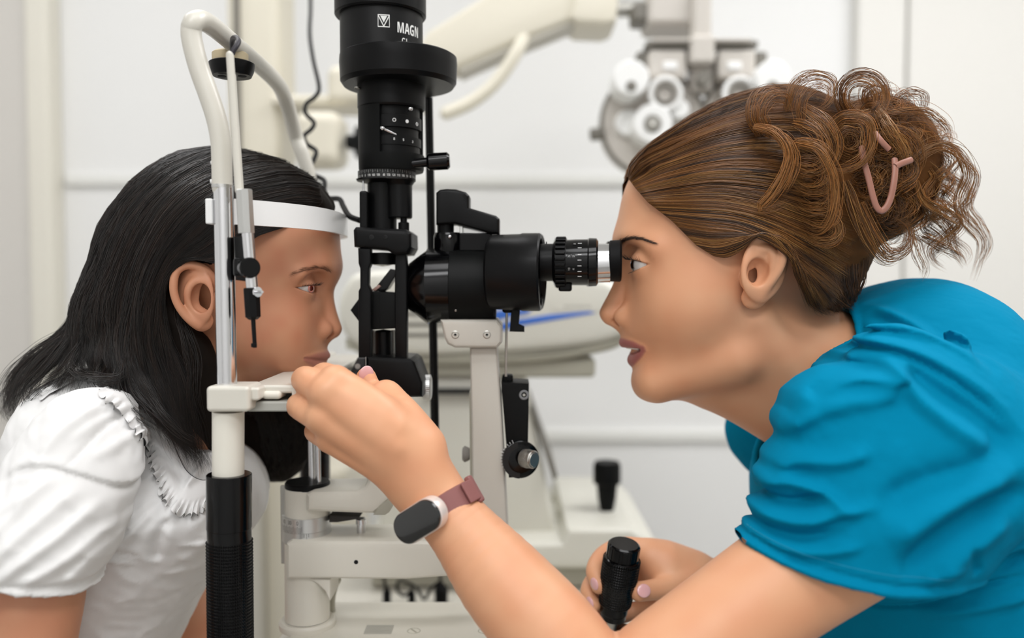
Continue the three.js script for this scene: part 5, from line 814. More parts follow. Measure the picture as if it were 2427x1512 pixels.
  const thumb2 = chain([[1640, 1372, -0.012, 0.0130], [1585, 1390, 0.004, 0.0098], [1545, 1398, 0.013, 0.0090], [1514, 1402, 0.022, 0.0086]], 0.004);
  const fHand = (x, y, z) => { let d = smin(far(x, y, z), back2(x, y, z), 0.015); d = smin(d, heel(x, y, z), 0.012); let q = 9; for (const m of fing2) q = Math.min(q, m(x, y, z)); d = smin(d, q, 0.005); return smin(d, thumb2(x, y, z), 0.004); };
  const hand2 = skinOf(fHand, V(0.055, 0.86, -0.16), V(0.42, at(0, 1255, -0.03).y, 0.05), 0.0022, plain);
  // trunk and shoulders under the scrubs
  const trunk = (() => { const a = capsule(at(2060, 1000, 0), at(2420, 1800, 0), 0.08, 0.09), b = capsule(at(2120, 980, -0.13), at(2120, 980, 0.12), 0.04, 0.04), c = chain([[2120, 980, -0.13, 0.035], [1960, 1330, -0.17, 0.04], [2050, 1540, -0.12, 0.034]], 0.01), e = capsule(at(2120, 980, 0.12), at(2050, 1250, 0.16), 0.035, 0.042); return (x, y, z) => smin(smin(smin(smin(a(x, y, z), b(x, y, z), 0.05), neck(x, y, z), 0.03), c(x, y, z), 0.02), e(x, y, z), 0.02); })();
  const torso = skinOf(trunk, V(0.2, 0.70, -0.24), V(0.62, at(0, 860, 0).y, 0.23), 0.006, plain);
  const womanSkin = mat(0xffffff, 0.48, 0, { vertexColors: true, sheen: 0.15, sheenRoughness: 0.5, sheenColor: C(0xffd8c4) });
  part(WO, 'body', joinSkin([head, arm, arm2, hand2, torso]), womanSkin, 'fair skinned face, neck, arms and hands');
  // nails
  const nail = (p, dir, up, w, l) => { const g = new THREE.SphereGeometry(1, 20, 12, 0, Math.PI * 2, 0, Math.PI / 2); g.scale(w, 0.0016, l); const zA = dir.clone().normalize(), yA = up.clone().addScaledVector(zA, -up.dot(zA)).normalize(), xA = V().crossVectors(yA, zA); g.applyMatrix4(new THREE.Matrix4().makeBasis(xA, yA, zA)); g.translate(p.x, p.y, p.z); return g; };
  const nails = [nail(at(868, 886, 0.1055), V(0.35, 1, -0.05), V(0.55, 0.1, 0.8), 0.0058, 0.0064), nail(at(1526, 1400, 0.0288), V(-1, -0.1, 0.45), V(0.45, 0.45, 0.75), 0.0058, 0.0066), nail(at(1409, 1384, 0.0215), V(0.3, -1, 0.35), V(-0.8, 0, 0.6), 0.0048, 0.0055), nail(at(1398, 1428, 0.0165), V(0.3, -1, 0.35), V(-0.8, 0, 0.6), 0.0046, 0.0052)];
  for (const n of nails) part(WO, 'fingernail', n, mat(0xe8b3b4, 0.25, 0, { clearcoat: 0.7, clearcoatRoughness: 0.15 }), 'pink fingernail');
  const eyeMat = mat(0xffffff, 0.08, 0, { vertexColors: true, clearcoat: 1, clearcoatRoughness: 0.03 });
  for (const c of [womanEye, womanEyeFar]) part(WO, 'eye', eyeball(c, -1, WR, V(-1, -0.03, 0), 0x2c1a10), eyeMat);
  part(WO, 'teeth', [tube([at(1512, 824, 0.0150), at(1496, 822, 0.0105), at(1488, 821, 0), at(1496, 822, -0.0105), at(1512, 824, -0.0150)], 0.0022, 30, 10)], mat(0xf2ece2, 0.25, 0, { clearcoat: 0.6 }));
  part(WO, 'mouth', (() => { const g = new THREE.SphereGeometry(1, 24, 16); g.scale(0.012, 0.004, 0.016); const p = at(1532, 833, 0); g.translate(p.x, p.y, p.z); return g; })(), mat(0x4a1c1c, 0.5));
  // lashes and brows
  const th = new Threads(), dk = lin(0x120c0a), bw = lin(0x3b271b);
  const proj = (p, o) => { for (let k = 0; k < 3; k++) { const dd = f(p.x, p.y, p.z), e = 0.001; const nx = f(p.x + e, p.y, p.z) - f(p.x - e, p.y, p.z), ny = f(p.x, p.y + e, p.z) - f(p.x, p.y - e, p.z), nz = f(p.x, p.y, p.z + e) - f(p.x, p.y, p.z - e), l = Math.hypot(nx, ny, nz) || 1; p.x -= nx / l * (dd - o); p.y -= ny / l * (dd - o); p.z -= nz / l * (dd - o); } return p; };
  for (const s of [1, -1]) {
    const cE = s > 0 ? womanEye : womanEyeFar;
    for (let i = 0; i < 44; i++) { const t = i / 43, ph = lerp(-0.4, 1.15, t) * s, r = WR + 0.0022, up = 0.30, a = V(-Math.cos(ph) * Math.cos(up), Math.sin(up) * Math.cos(ph), Math.sin(ph)).multiplyScalar(r).add(cE), dir = V(-Math.cos(ph) * 0.8, 0.3 + rr(-0.1, 0.2), Math.sin(ph) * 0.7).normalize(), l = rr(0.006, 0.0095); th.add([a, a.clone().addScaledVector(dir, l * 0.5).add(V(0, -0.0006, 0)), a.clone().addScaledVector(dir, l).add(V(0, 0.0016, 0))], 0.00022, 0.0001, dk); }
    for (let i = 0; i < 9; i++) { const ph = lerp(0.1, 1.0, i / 8) * s, r = WR + 0.002, dn = -0.46, a = V(-Math.cos(ph) * Math.cos(dn), Math.sin(dn) * Math.cos(ph), Math.sin(ph)).multiplyScalar(r).add(cE), dir = V(-Math.cos(ph), -0.5, Math.sin(ph) * 0.9).normalize(); th.add([a, a.clone().addScaledVector(dir, 0.002), a.clone().addScaledVector(dir, 0.004)], 0.00014, 0.00008, dk); }
    const bl = [[1468, 580], [1476, 572], [1494, 565], [1518, 566], [1548, 576]].map(([x, y]) => hit(f, x, y)).map((p) => (s > 0 ? p : mirrorZ(p))), bc = new THREE.CatmullRomCurve3(bl);
    for (let i = 0; i < 420; i++) { const t = Math.pow(rnd(), 1.2), p = bc.getPoint(t); p.y += gauss() * 0.0022 * (1 - 0.75 * t); proj(p, 0.0003); const tg = bc.getTangent(t); const q = p.clone().addScaledVector(tg, 0.006).add(V(0.0002, rr(-0.0006, 0.0016), 0.0004 * s)); proj(q, 0.0007); th.add([p, p.clone().lerp(q, 0.5).add(V(-0.0003, 0.0002, 0.0004 * s)), q], 0.00015, 0.00007, bw); }
  }
  part(WO, 'eyebrow_and_lash_hair', th.geo(), mat(0xffffff, 0.7, 0, { vertexColors: true })).userData.kind = 'stuff';
}
// scrubs
{
  const cloth = mat(0x007ea4, 0.85, 0, { specularIntensity: 0.1 });
  const T = outline(pxs([[1962, 775], [1985, 724], [2060, 686], [2150, 661], [2230, 664], [2300, 692], [2350, 738], [2410, 800], [2500, 910], [2590, 1060], [2640, 1300], [2700, 1800], [2720, 2400], [2060, 2400], [2000, 1850], [1930, 1600], [1900, 1480], [1850, 1360], [1800, 1240], [1800, 1120], [1848, 1012], [1900, 940], [1945, 872], [1972, 835]]), 4, 0.003);
  const torso0 = pillow(T, 0.16, 0.13), neckHole = (() => { const a = capsule(at(1775, 800, 0), at(1990, 905, 0), 0.062, 0.064), b = capsule(at(1990, 905, 0), at(1840, 1010, 0), 0.062, 0.05); return (x, y, z) => smin(a(x, y, z), b(x, y, z), 0.02); })();
  const zS = 0.165, S = outline(pxs([[2040, 838], [1966, 870], [1915, 914], [1880, 965], [1862, 1012], [1848, 1055], [1834, 1092], [1813, 1132], [1796, 1163], [1789, 1200], [1770, 1230], [1757, 1243], [1735, 1285], [1670, 1390], [1600, 1520], [1700, 1750], [2050, 1780], [2200, 1600], [2250, 1440], [2268, 1396], [2300, 1365], [2345, 1315], [2430, 1228], [2500, 1150], [2520, 1050], [2460, 930], [2380, 862], [2280, 815], [2170, 790], [2070, 800]], zS), 4, 0.003);
  const zc = (x, y) => 0.150 + 0.018 * sstep(at(0, 900, zS).y, at(0, 1250, zS).y, y);
  const sleeve0 = pillow(S, 0.062, 0.10, zc), panel = pillow(outline(pxs([[1972, 842], [1946, 868], [1908, 914], [1880, 966], [1862, 1014], [1848, 1056], [1836, 1095], [1830, 1220], [2080, 1240], [2140, 1020], [2130, 870], [2050, 812]], 0.085), 4, 0.003), 0.055, 0.06, () => 0.085);
  const hemPts = [[1660, 1240], [1735, 1286], [1790, 1312], [1850, 1335], [1930, 1357], [2010, 1372], [2100, 1385], [2180, 1393], [2266, 1398], [2400, 1400], [2600, 1390]].map(([x, y]) => at(x, y, 0.2));
  const hem = (x, y) => { let i = 1; while (i < hemPts.length - 1 && x > hemPts[i].x) i++; const a = hemPts[i - 1], b = hemPts[i]; return (a.y + (b.y - a.y) * (x - a.x) / (b.x - a.x) - y) * 0.95; };
  const fl = folds([
    [[[1945, 905], [2010, 850], [2090, 832], [2180, 850], [2260, 895], [2330, 950], [2390, 1010]], -0.0035, 8], [[[1950, 888], [2020, 832], [2100, 815], [2190, 832], [2270, 872], [2345, 925], [2420, 1000]], 0.0025, 12],
    [[[1905, 985], [1960, 935], [2040, 900], [2110, 905], [2145, 912]], 0.0075, 20], [[[1930, 960], [1990, 915], [2060, 882], [2120, 880]], -0.005, 14], [[[1868, 1050], [1930, 1000], [2010, 960], [2090, 945], [2150, 920]], 0.006, 24],
    [[[2130, 862], [2150, 900], [2190, 960], [2250, 1010], [2330, 1060]], 0.006, 22], [[[2170, 870], [2230, 930], [2310, 990], [2390, 1050]], -0.007, 26], [[[2125, 850], [2140, 890], [2150, 915]], 0.004, 14],
    [[[1845, 1130], [1900, 1100], [1980, 1090], [2060, 1060]], 0.006, 20], [[[1815, 1165], [1870, 1150], [1930, 1160], [1990, 1200]], 0.0065, 16], [[[1800, 1200], [1850, 1200], [1900, 1195], [1960, 1165]], -0.0055, 14], [[[1795, 1215], [1840, 1232], [1900, 1230], [1960, 1205], [2060, 1180]], 0.0055, 15], [[[1765, 1245], [1830, 1268], [1900, 1270], [1980, 1240]], -0.004, 14], [[[1775, 1250], [1850, 1290], [1930, 1290], [2020, 1265]], 0.004, 14],
    [[[2060, 1260], [2150, 1200], [2260, 1150], [2380, 1110]], 0.007, 30], [[[2050, 1190], [2160, 1130], [2300, 1090], [2420, 1020]], -0.007, 32], [[[2080, 1330], [2180, 1250], [2290, 1190], [2420, 1140]], -0.010, 30], [[[2180, 1340], [2260, 1280], [2360, 1210]], 0.006, 26], [[[2150, 1350], [2200, 1335], [2262, 1330]], 0.003, 14], [[[2250, 1270], [2285, 1320], [2300, 1350]], -0.004, 12],
    [[[1738, 1262], [1800, 1290], [1900, 1322], [2010, 1345], [2130, 1362], [2262, 1370]], -0.002, 6], [[[1740, 1275], [1800, 1300], [1900, 1336], [2010, 1360], [2130, 1376], [2262, 1385]], 0.0012, 9],
    [[[2000, 830], [2080, 770], [2160, 740], [2240, 745], [2330, 770]], 0.006, 22], [[[2010, 780], [2080, 730], [2140, 700]], -0.005, 16], [[[2020, 740], [2090, 700], [2160, 680]], 0.004, 14], [[[2230, 670], [2280, 720], [2330, 770], [2390, 850]], 0.006, 18], [[[2200, 720], [2270, 770], [2340, 820], [2420, 900]], -0.004, 22], [[[2060, 800], [2150, 775], [2250, 790], [2330, 830], [2400, 890]], 0.004, 18],
  ], 0.2, [1650, 640, 2660, 1500], 0.002);
  const flT = folds([[[[1960, 1450], [2080, 1490], [2200, 1460], [2320, 1390], [2427, 1355]], -0.0035, 6], [[[2000, 1430], [2130, 1400], [2260, 1400], [2400, 1330]], 0.005, 18], [[[2280, 1420], [2360, 1350], [2430, 1290]], -0.005, 18], [[[2200, 1480], [2320, 1440], [2440, 1400]], 0.004, 16], [[[2330, 1300], [2400, 1290], [2470, 1310]], 0.005, 14]], 0.155, [1850, 1200, 2600, 1640], 0.002);
  const wr = (x, y, z) => 0.0009 * vnoise(x * 34 + y * 20, y * 40, z * 34) + 0.0005 * vnoise(x * 80 + y * 40, y * 70, z * 80 + 3) + 0.0002 * vnoise(x * 220, y * 220, z * 220);
  // collar band standing round the neck, as a raised rim of the cloth
  const f = (x, y, z) => {
    const hd = hem(x, y), nh = neckHole(x, y, z), w = fl(x, y) * sstep(-0.004, 0.03, nh); let s = sleeve0(x, y, z) - w * sstep(0.07, 0.13, z); const solid = s;
    s = smax(s, hd, 0.0012); s = smax(s, -Math.max(solid + 0.010, -hd - 0.0035), 0.001); s = smin(s, Math.hypot(solid + 0.0014, hd + 0.0022) - 0.0026, 0.001);
    let t = torso0(x, y, z) - (w * 0.8 + flT(x, y)) * sstep(0.02, 0.08, z);
    t = smin(t, panel(x, y, z) - w * sstep(0.03, 0.09, z), 0.025); let d = smin(t, s, 0.016); const raw = d; d = smax(d, -nh, 0.003); d = smin(d, Math.hypot(raw + 0.001, nh - 0.001) - 0.0034, 0.002);
    return d - wr(x, y, z);
  };
  const far = pillow(outline(pxs([[1752, 962], [1738, 1000], [1735, 1035], [1752, 1080], [1780, 1115], [1812, 1148], [1850, 1300], [1960, 1400], [2100, 1300], [2100, 1000], [1960, 900], [1850, 940]], -0.09), 4, 0.003), 0.07, 0.08, () => -0.115), fF = (x, y, z) => smax(far(x, y, z) - wr(x, y, z) - 0.002 * vnoise(x * 30, y * 18, 5), -neckHole(x, y, z), 0.003);
  const g1 = skinOf(f, V(0.155, 0.58, -0.17), V(0.70, at(0, 640, 0).y, 0.24), 0.0024), g2 = skinOf(fF, V(0.2, 0.86, -0.2), V(0.46, at(0, 880, -0.09).y, -0.03), 0.0035);
  part(WO, 'scrub_top', joinSkin([g1, g2]), cloth, 'teal short sleeved scrub top');
  // stitched hem
  const st = []; const proj = (p) => { for (let k = 0; k < 20; k++) { const d = f(p.x, p.y, p.z); if (Math.abs(d) < 0.0001) break; p.z -= d; } return p; };
  const hl = new THREE.CatmullRomCurve3([[1748, 1262], [1800, 1286], [1860, 1308], [1940, 1330], [2010, 1344], [2100, 1357], [2180, 1365], [2262, 1371]].map(([x, y]) => V(x, y, 0)));
  for (let i = 0; i < 130; i++) { const a = hl.getPoint(i / 130), b = hl.getPoint((i + 0.6) / 130); const pa = proj(at(a.x, a.y, 0.222)), pb = proj(at(b.x, b.y, 0.222)); if (pa.z > 0.17 && pb.z > 0.17 && pa.distanceTo(pb) < 0.006) st.push(cyl(pa, pb, 0.0003, 0.0003, 5)); }
  if (st.length) part(WO, 'hem_stitching', st, mat(0x1a93b8, 0.7));
}
// ------------------------------------------------------------------ hair
const sheetPoint = (G, u, t, jitter) => { const m = G.length - 1, f = clamp(u, 0, 0.9999) * m, i = f | 0, a = f - i; return G[i].getPoint(t).lerp(G[i + 1].getPoint(t), a); };
const guide = (l) => new THREE.CatmullRomCurve3(l.map(([x, y, z]) => at(x, y, z)), false, 'centripetal');
const shade = (c, k) => [c[0] * k, c[1] * k, c[2] * k];
function sheet(T, G, n, o) {                                   // combed hair between neighbouring guides, gathered into locks
  for (let i = 0; i < n; i++) {
    const lockId = (i * 7) % o.locks, u0 = (lockId + 0.5) / o.locks, u = clamp(u0 + gauss() * o.spread), N = o.seg, pts = [], t0 = (o.t0 || 0) + rnd() * (o.start || 0), t1 = 1 - rnd() * (o.ragged || 0.1), lift = Math.abs(gauss()) * o.lift, ph = hash3(lockId, 3, 1) * 6.28, ph2 = rnd() * 6.28, fr = 2 + hash3(lockId, 5, 2) * 2.5, own = o.wild * gauss();
    for (let k = 0; k <= N; k++) { const t = lerp(t0, t1, k / N), q = sheetPoint(G, lerp(u, u0, o.gather * t * t), t), a = o.wave * Math.pow(t, 1.6); q.x += a * Math.sin(fr * 6.28 * t + ph) + own * t * t * Math.sin(3 * t + ph2); q.y += a * 0.5 * Math.cos(fr * 6.28 * t + ph + 0.5) + own * 0.6 * t * t * Math.cos(2 * t + ph2); q.z += (o.side || 1) * lift * (0.5 + t) + a * 0.7 * Math.sin(fr * 5.1 * t + ph + 2); if (o.over) for (let m = 0; m < 2; m++) { const d = o.over(q.x, q.y, q.z), want = 0.0006 + lift; if (d < want && d > -0.03) q.copy(inward(o.over, q, d - want)); } pts.push(q); }
    const c = o.col[(hash3(lockId, i % 5, 9) * o.col.length) | 0], s = shade(c, rr(0.75, 1.3)); T.add(pts, o.r * rr(0.7, 1.2), o.r * 0.6, s);
  }
}
function lock(T, pts, o) {                                     // one curl: a bundle of hairs along a path
  const c = pts[0] instanceof THREE.Vector3 ? new THREE.CatmullRomCurve3(pts, false, 'centripetal') : guide(pts), N = o.seg || 44, fr = c.computeFrenetFrames(N, false), P = c.getSpacedPoints(N);
  for (let i = 0; i < o.n; i++) { const a = rnd() * 6.28, rad = Math.sqrt(rnd()) * (rnd() < 0.1 ? 1.8 : 1), tw = rr(-1.6, 1.6), pt = [], t1 = 1 - rnd() * 0.2, sl = gauss() * 0.002, j1 = rnd() * 6.28, j2 = rr(2, 5), ja = rr(0.0001, 0.0006); for (let k = 0; k <= N; k++) { const t = k / N; if (t > t1) break; const w = o.w * (0.35 + 0.65 * Math.sin(Math.PI * clamp(t * 0.85 + 0.12))), an = a + tw * t; pt.push(P[k].clone().addScaledVector(fr.normals[k], Math.cos(an) * rad * w + sl * t + ja * Math.sin(j1 + j2 * 6.28 * t)).addScaledVector(fr.binormals[k], Math.sin(an) * rad * w + ja * Math.cos(j1 * 2 + j2 * 5 * t))); } const col = o.col[(rnd() * o.col.length) | 0]; if (pt.length > 4) T.add(pt, (o.r || 0.00022) * rr(0.7, 1.2), 0.00014, shade(col, rr(0.75, 1.3)), 0.2); }
}
const ring = (cx, cy, r, a0, a1, z0, z1, sq = 1, tilt = 0) => { const l = [], n = Math.ceil(Math.abs(a1 - a0) / 0.5); for (let i = 0; i <= n; i++) { const t = i / n, a = lerp(a0, a1, t), x = Math.cos(a) * r, y = Math.sin(a) * r * sq; l.push([cx + x * Math.cos(tilt) - y * Math.sin(tilt), cy + x * Math.sin(tilt) + y * Math.cos(tilt), lerp(z0, z1, t)]); } return l; };
{
  // child
  const hairC = [lin(0x17120f), lin(0x1f1713), lin(0x2a1f19), lin(0x120e0c)];
  const H = outline(pxs([[790, 492], [770, 455], [740, 425], [700, 400], [640, 378], [570, 365], [500, 361], [430, 373], [382, 399], [333, 439], [290, 494], [262, 548], [248, 604], [224, 660], [205, 712], [196, 765], [205, 830], [250, 872], [330, 900], [420, 960], [480, 1040], [540, 1080], [600, 1000], [640, 800], [700, 600]]), 4, 0.003);
  const cut = outline(pxs([[830, 470], [790, 492], [750, 512], [700, 532], [642, 570], [612, 603], [560, 630], [512, 642], [482, 628], [442, 622], [412, 642], [402, 682], [410, 732], [436, 772], [468, 802], [486, 835], [505, 900], [530, 1200], [950, 1200], [950, 470]], 0.068), 3, 0.003, 0.09);
  const W = table([[361, 0.066], [560, 0.0755], [700, 0.075], [800, 0.070], [900, 0.066], [1080, 0.06]]), Nn = table([[361, 2.1], [700, 2.2], [1080, 2.2]]), vol = inflateHead(H, 0.08, W, Nn);
  const far = pillow(outline(pxs([[560, 960], [740, 965], [742, 1040], [722, 1100], [690, 1136], [640, 1140], [590, 1120], [555, 1080]], -0.075), 4, 0.003), 0.022, 0.025, () => -0.075);
  const cutZ = (x, y, z) => smax(-cut(x, y), -z - 0.02, 0.01);
  const cap = (x, y, z) => Math.min(smax(vol(x, y, z), cutZ(x, y, z), 0.006), far(x, y, z)) - 0.0012 * vnoise(x * 160 + y * 90, y * 40, z * 120);
  const T = new Threads();
  const G = [
    [[708, 528, 0.046], [655, 545, 0.063], [605, 562, 0.0735], [560, 600, 0.0775], [512, 624, 0.080], [455, 611, 0.0825], [402, 645, 0.081], [386, 720, 0.077], [402, 800, 0.073], [432, 880, 0.072], [455, 960, 0.074], [478, 1050, 0.072], [498, 1125, 0.062]],
    [[762, 480, 0.028], [672, 478, 0.055], [562, 512, 0.075], [482, 570, 0.081], [412, 622, 0.082], [374, 700, 0.080], [366, 790, 0.076], [390, 880, 0.074], [415, 960, 0.076], [448, 1050, 0.078], [486, 1118, 0.072]],
    [[748, 440, 0.012], [640, 428, 0.048], [512, 462, 0.073], [432, 530, 0.081], [372, 610, 0.082], [336, 700, 0.079], [326, 790, 0.077], [345, 880, 0.078], [378, 960, 0.082], [418, 1040, 0.084], [462, 1112, 0.080]],
    [[712, 410, 0.005], [590, 398, 0.038], [470, 430, 0.065], [392, 500, 0.075], [338, 590, 0.077], [302, 690, 0.074], [285, 790, 0.073], [300, 860, 0.080], [335, 925, 0.088], [385, 1000, 0.090], [432, 1075, 0.086]],
    [[605, 379, 0.004], [520, 380, 0.031], [430, 411, 0.050], [352, 476, 0.062], [302, 560, 0.065], [268, 650, 0.062], [240, 740, 0.060], [226, 810, 0.062], [240, 862, 0.072], [272, 905, 0.086], [318, 960, 0.090]],
    [[575, 367, 0], [500, 362, 0.015], [410, 383, 0.032], [332, 446, 0.04], [282, 530, 0.043], [248, 620, 0.04], [214, 710, 0.036], [184, 780, 0.036], [140, 845, 0.042], [85, 895, 0.046], [40, 940, 0.046], [22, 990, 0.040]],
    [[545, 361, 0], [480, 359, 0], [392, 389, 0], [307, 461, 0], [260, 546, 0], [240, 612, 0], [206, 690, 0], [166, 755, 0], [112, 812, 0], [58, 852, 0.006], [20, 905, 0.012], [8, 965, 0.014], [26, 1008, 0.012]]].map(guide);
  sheet(T, G, 8500, { over: cap, locks: 170, spread: 0.012, seg: 26, lift: 0.0022, wave: 0.005, wild: 0.006, gather: 0.5, ragged: 0.18, r: 0.0002, col: hairC });
  const back = G.map((g) => new THREE.CatmullRomCurve3(g.points.map(mirrorZ), false, 'centripetal'));
  sheet(T, back, 900, { over: cap, locks: 60, spread: 0.02, seg: 20, lift: 0.002, wave: 0.004, wild: 0.006, gather: 0.4, ragged: 0.2, r: 0.0003, col: hairC, side: -1 });
  // far lock falling past the chin
  const F = [[[560, 950, -0.06], [575, 1010, -0.062], [590, 1070, -0.065], [620, 1130, -0.06]], [[620, 940, -0.055], [640, 1010, -0.05], [650, 1080, -0.05], [660, 1142, -0.055]], [[690, 940, -0.06], [712, 1000, -0.05], [716, 1060, -0.05], [690, 1128, -0.055]], [[730, 950, -0.075], [742, 1000, -0.07], [735, 1060, -0.07], [700, 1110, -0.07]]].map(guide);
  sheet(T, F, 700, { locks: 24, spread: 0.04, seg: 16, lift: 0.003, wave: 0.004, wild: 0.008, gather: 0.3, ragged: 0.25, r: 0.00026, col: hairC });
  // wisps over the collar and at the neck
  const wisps = [[[300, 850, 0.08], [285, 890, 0.095], [215, 895, 0.1], [175, 880, 0.09], [160, 850, 0.07]], [[250, 850, 0.07], [235, 900, 0.1], [290, 892, 0.105], [286, 870, 0.1]], [[300, 860, 0.09], [318, 930, 0.105], [370, 985, 0.108], [440, 1040, 0.1]], [[280, 870, 0.09], [275, 930, 0.107], [330, 990, 0.112], [410, 1040, 0.105]], [[330, 900, 0.095], [380, 980, 0.108], [430, 1030, 0.104], [480, 1060, 0.09]], [[150, 800, 0.03], [90, 850, 0.04], [50, 900, 0.045], [30, 960, 0.045], [45, 1000, 0.04], [70, 960, 0.04]], [[170, 790, 0.04], [100, 880, 0.06], [60, 930, 0.06], [80, 980, 0.055], [110, 940, 0.05], [150, 890, 0.06]], [[200, 800, 0.05], [150, 880, 0.07], [95, 915, 0.07], [50, 970, 0.06], [60, 1012, 0.05]], [[240, 700, 0.02], [170, 780, 0.02], [90, 830, 0.02], [30, 880, 0.02], [2, 930, 0.02], [14, 985, 0.02], [60, 1010, 0.02]], [[420, 720, 0.06], [450, 790, 0.07], [470, 850, 0.073], [468, 930, 0.078], [490, 1010, 0.074]], [[415, 700, 0.06], [430, 790, 0.074], [448, 870, 0.078], [450, 950, 0.08], [480, 1030, 0.076]]];
  for (const w of wisps) lock(T, w, { n: 16, w: 0.0045, seg: 30, col: hairC, r: 0.00022 });
  const volume = skinOf(cap, V(-0.40, at(0, 1150, -0.09).y, -0.1), V(-0.155, at(0, 350, 0).y, 0.1), 0.0026);
  const strandMat = mat(0xffffff, 0.34, 0, { vertexColors: true });
  const hr = part(CH_, 'hair', volume, mat(0x1a1410, 0.7, 0, { specularIntensity: 0.25 }), 'long wavy black hair');
  const st = part(hr, 'hair_strands', T.geo(), strandMat); st.userData.kind = 'stuff';
}
{
  // woman
  const dark = lin(0x3c2614), mid = lin(0x5e3b1c), warm = lin(0x7d5126), light = lin(0x966a38), cop = lin(0x9c632c), sleek = [dark, mid, mid, warm, warm, light], curl = [mid, warm, warm, light, cop, cop];
  const H = outline(pxs([[1490, 424], [1507, 380], [1562, 335], [1622, 292], [1702, 248], [1782, 222], [1860, 212], [1950, 235], [2020, 300], [2060, 400], [2070, 520], [2050, 620], [2005, 700], [1965, 748], [1900, 748], [1840, 700], [1700, 620], [1560, 540]]), 4, 0.003);
  const cut = outline(pxs([[1440, 380], [1487, 428], [1530, 470], [1590, 522], [1650, 580], [1688, 606], [1738, 604], [1768, 572], [1800, 548], [1850, 552], [1868, 600], [1858, 655], [1852, 690], [1880, 745], [1935, 764], [1950, 1000], [1400, 1000]], 0.068), 3, 0.003, 0.09);
  const W = table([[212, 0.060], [300, 0.072], [420, 0.0785], [520, 0.080], [620, 0.078], [748, 0.07]]), Nn = table([[212, 2.1], [520, 2.2], [748, 2.1]]), vol = inflateHead(H, 0.088, W, Nn), bun = ellip(at(2080, 400, 0), 0.050, 0.062, 0.058);
  const cap = (x, y, z) => smin(smax(vol(x, y, z), -cut(x, y), 0.006), bun(x, y, z), 0.02) - 0.001 * vnoise(x * 50 + y * 30, y * 190, z * 170);
  const T = new Threads();
  const G = [
    [[1493, 416, 0], [1562, 334, 0], [1642, 281, 0], [1742, 231, 0], [1832, 208, 0.005], [1905, 222, 0.012], [1980, 256, 0.02]],
    [[1490, 424, 0.02], [1560, 372, 0.042], [1650, 328, 0.058], [1760, 293, 0.066], [1860, 284, 0.064], [1945, 302, 0.058], [2015, 335, 0.05]],
    [[1506, 446, 0.042], [1580, 424, 0.063], [1680, 404, 0.077], [1780, 402, 0.083], [1880, 415, 0.082], [1985, 430, 0.070]],
    [[1536, 480, 0.055], [1620, 480, 0.073], [1720, 484, 0.083], [1820, 506, 0.087], [1920, 545, 0.083], [2020, 590, 0.066]],
    [[1592, 523, 0.065], [1670, 536, 0.078], [1760, 550, 0.086], [1850, 592, 0.090], [1925, 655, 0.084], [1990, 712, 0.062]],
    [[1650, 581, 0.071], [1702, 588, 0.079], [1752, 574, 0.085], [1812, 552, 0.091], [1872, 602, 0.090], [1915, 680, 0.082], [1955, 742, 0.062]],
    [[1690, 606, 0.073], [1722, 610, 0.078], [1756, 594, 0.083], [1795, 560, 0.088], [1852, 566, 0.091], [1888, 640, 0.087], [1922, 735, 0.064]]].map(guide);
  sheet(T, G, 6500, { over: cap, locks: 130, spread: 0.014, seg: 22, lift: 0.0020, wave: 0.0014, wild: 0.004, gather: 0.25, ragged: 0.08, r: 0.00024, col: sleek });
  sheet(T, G.map((g) => new THREE.CatmullRomCurve3(g.points.map(mirrorZ), false, 'centripetal')), 1500, { over: cap, locks: 50, spread: 0.02, seg: 16, lift: 0.002, wave: 0.001, wild: 0.002, gather: 0.25, ragged: 0.08, r: 0.0003, col: sleek, side: -1 });
  // nape
  const Nq = [[[1872, 600, 0.07], [1880, 640, 0.080], [1900, 690, 0.076], [1930, 735, 0.064], [1965, 755, 0.05]], [[1960, 620, 0.07], [1980, 680, 0.062], [2000, 720, 0.052], [2020, 735, 0.04]], [[2060, 600, 0.05], [2050, 660, 0.05], [2030, 700, 0.045], [2010, 725, 0.035]]].map(guide);
  sheet(T, Nq, 500, { locks: 24, spread: 0.04, seg: 14, lift: 0.003, wave: 0.002, wild: 0.006, gather: 0.2, ragged: 0.3, start: 0.25, r: 0.00022, col: [dark, dark, mid] });
  const L = (pts, n = 30, w = 0.0055, col = curl) => lock(T, pts, { n, w, col, seg: 46, r: 0.00023 });
  const PI2 = Math.PI * 2;
  L(ring(2046, 228, 56, -0.5, PI2 * 1.25, 0.05, 0.078), 46, 0.0048); L(ring(2040, 232, 40, 1, PI2 * 1.2, 0.06, 0.074), 30, 0.005); L(ring(2075, 232, 26, 2, PI2 * 1.2, 0.05, 0.07), 20, 0.005);
  L([[1800, 320, 0.075], [1782, 280, 0.082], [1786, 240, 0.08], [1815, 214, 0.07], [1846, 220, 0.06], [1850, 250, 0.06]]); L([[1830, 320, 0.078], [1805, 270, 0.085], [1830, 232, 0.082], [1866, 236, 0.075], [1872, 270, 0.07]], 30, 0.006);
  L([[1866, 262, 0.07], [1882, 205, 0.07], [1930, 178, 0.06], [1972, 194, 0.06], [1962, 240, 0.065], [1926, 262, 0.07]], 34, 0.006); L([[1900, 290, 0.075], [1905, 230, 0.075], [1940, 205, 0.07], [1965, 220, 0.07], [1950, 250, 0.07]], 26, 0.006);
  L([[1786, 300, 0.084], [1836, 313, 0.09], [1868, 356, 0.094], [1860, 410, 0.096], [1830, 462, 0.094], [1803, 494, 0.09], [1840, 488, 0.092], [1890, 464, 0.09]], 44, 0.005, [light, cop, cop, warm]);
  L([[1810, 310, 0.084], [1862, 330, 0.09], [1884, 380, 0.094], [1872, 430, 0.096], [1840, 480, 0.092]], 30, 0.0055);
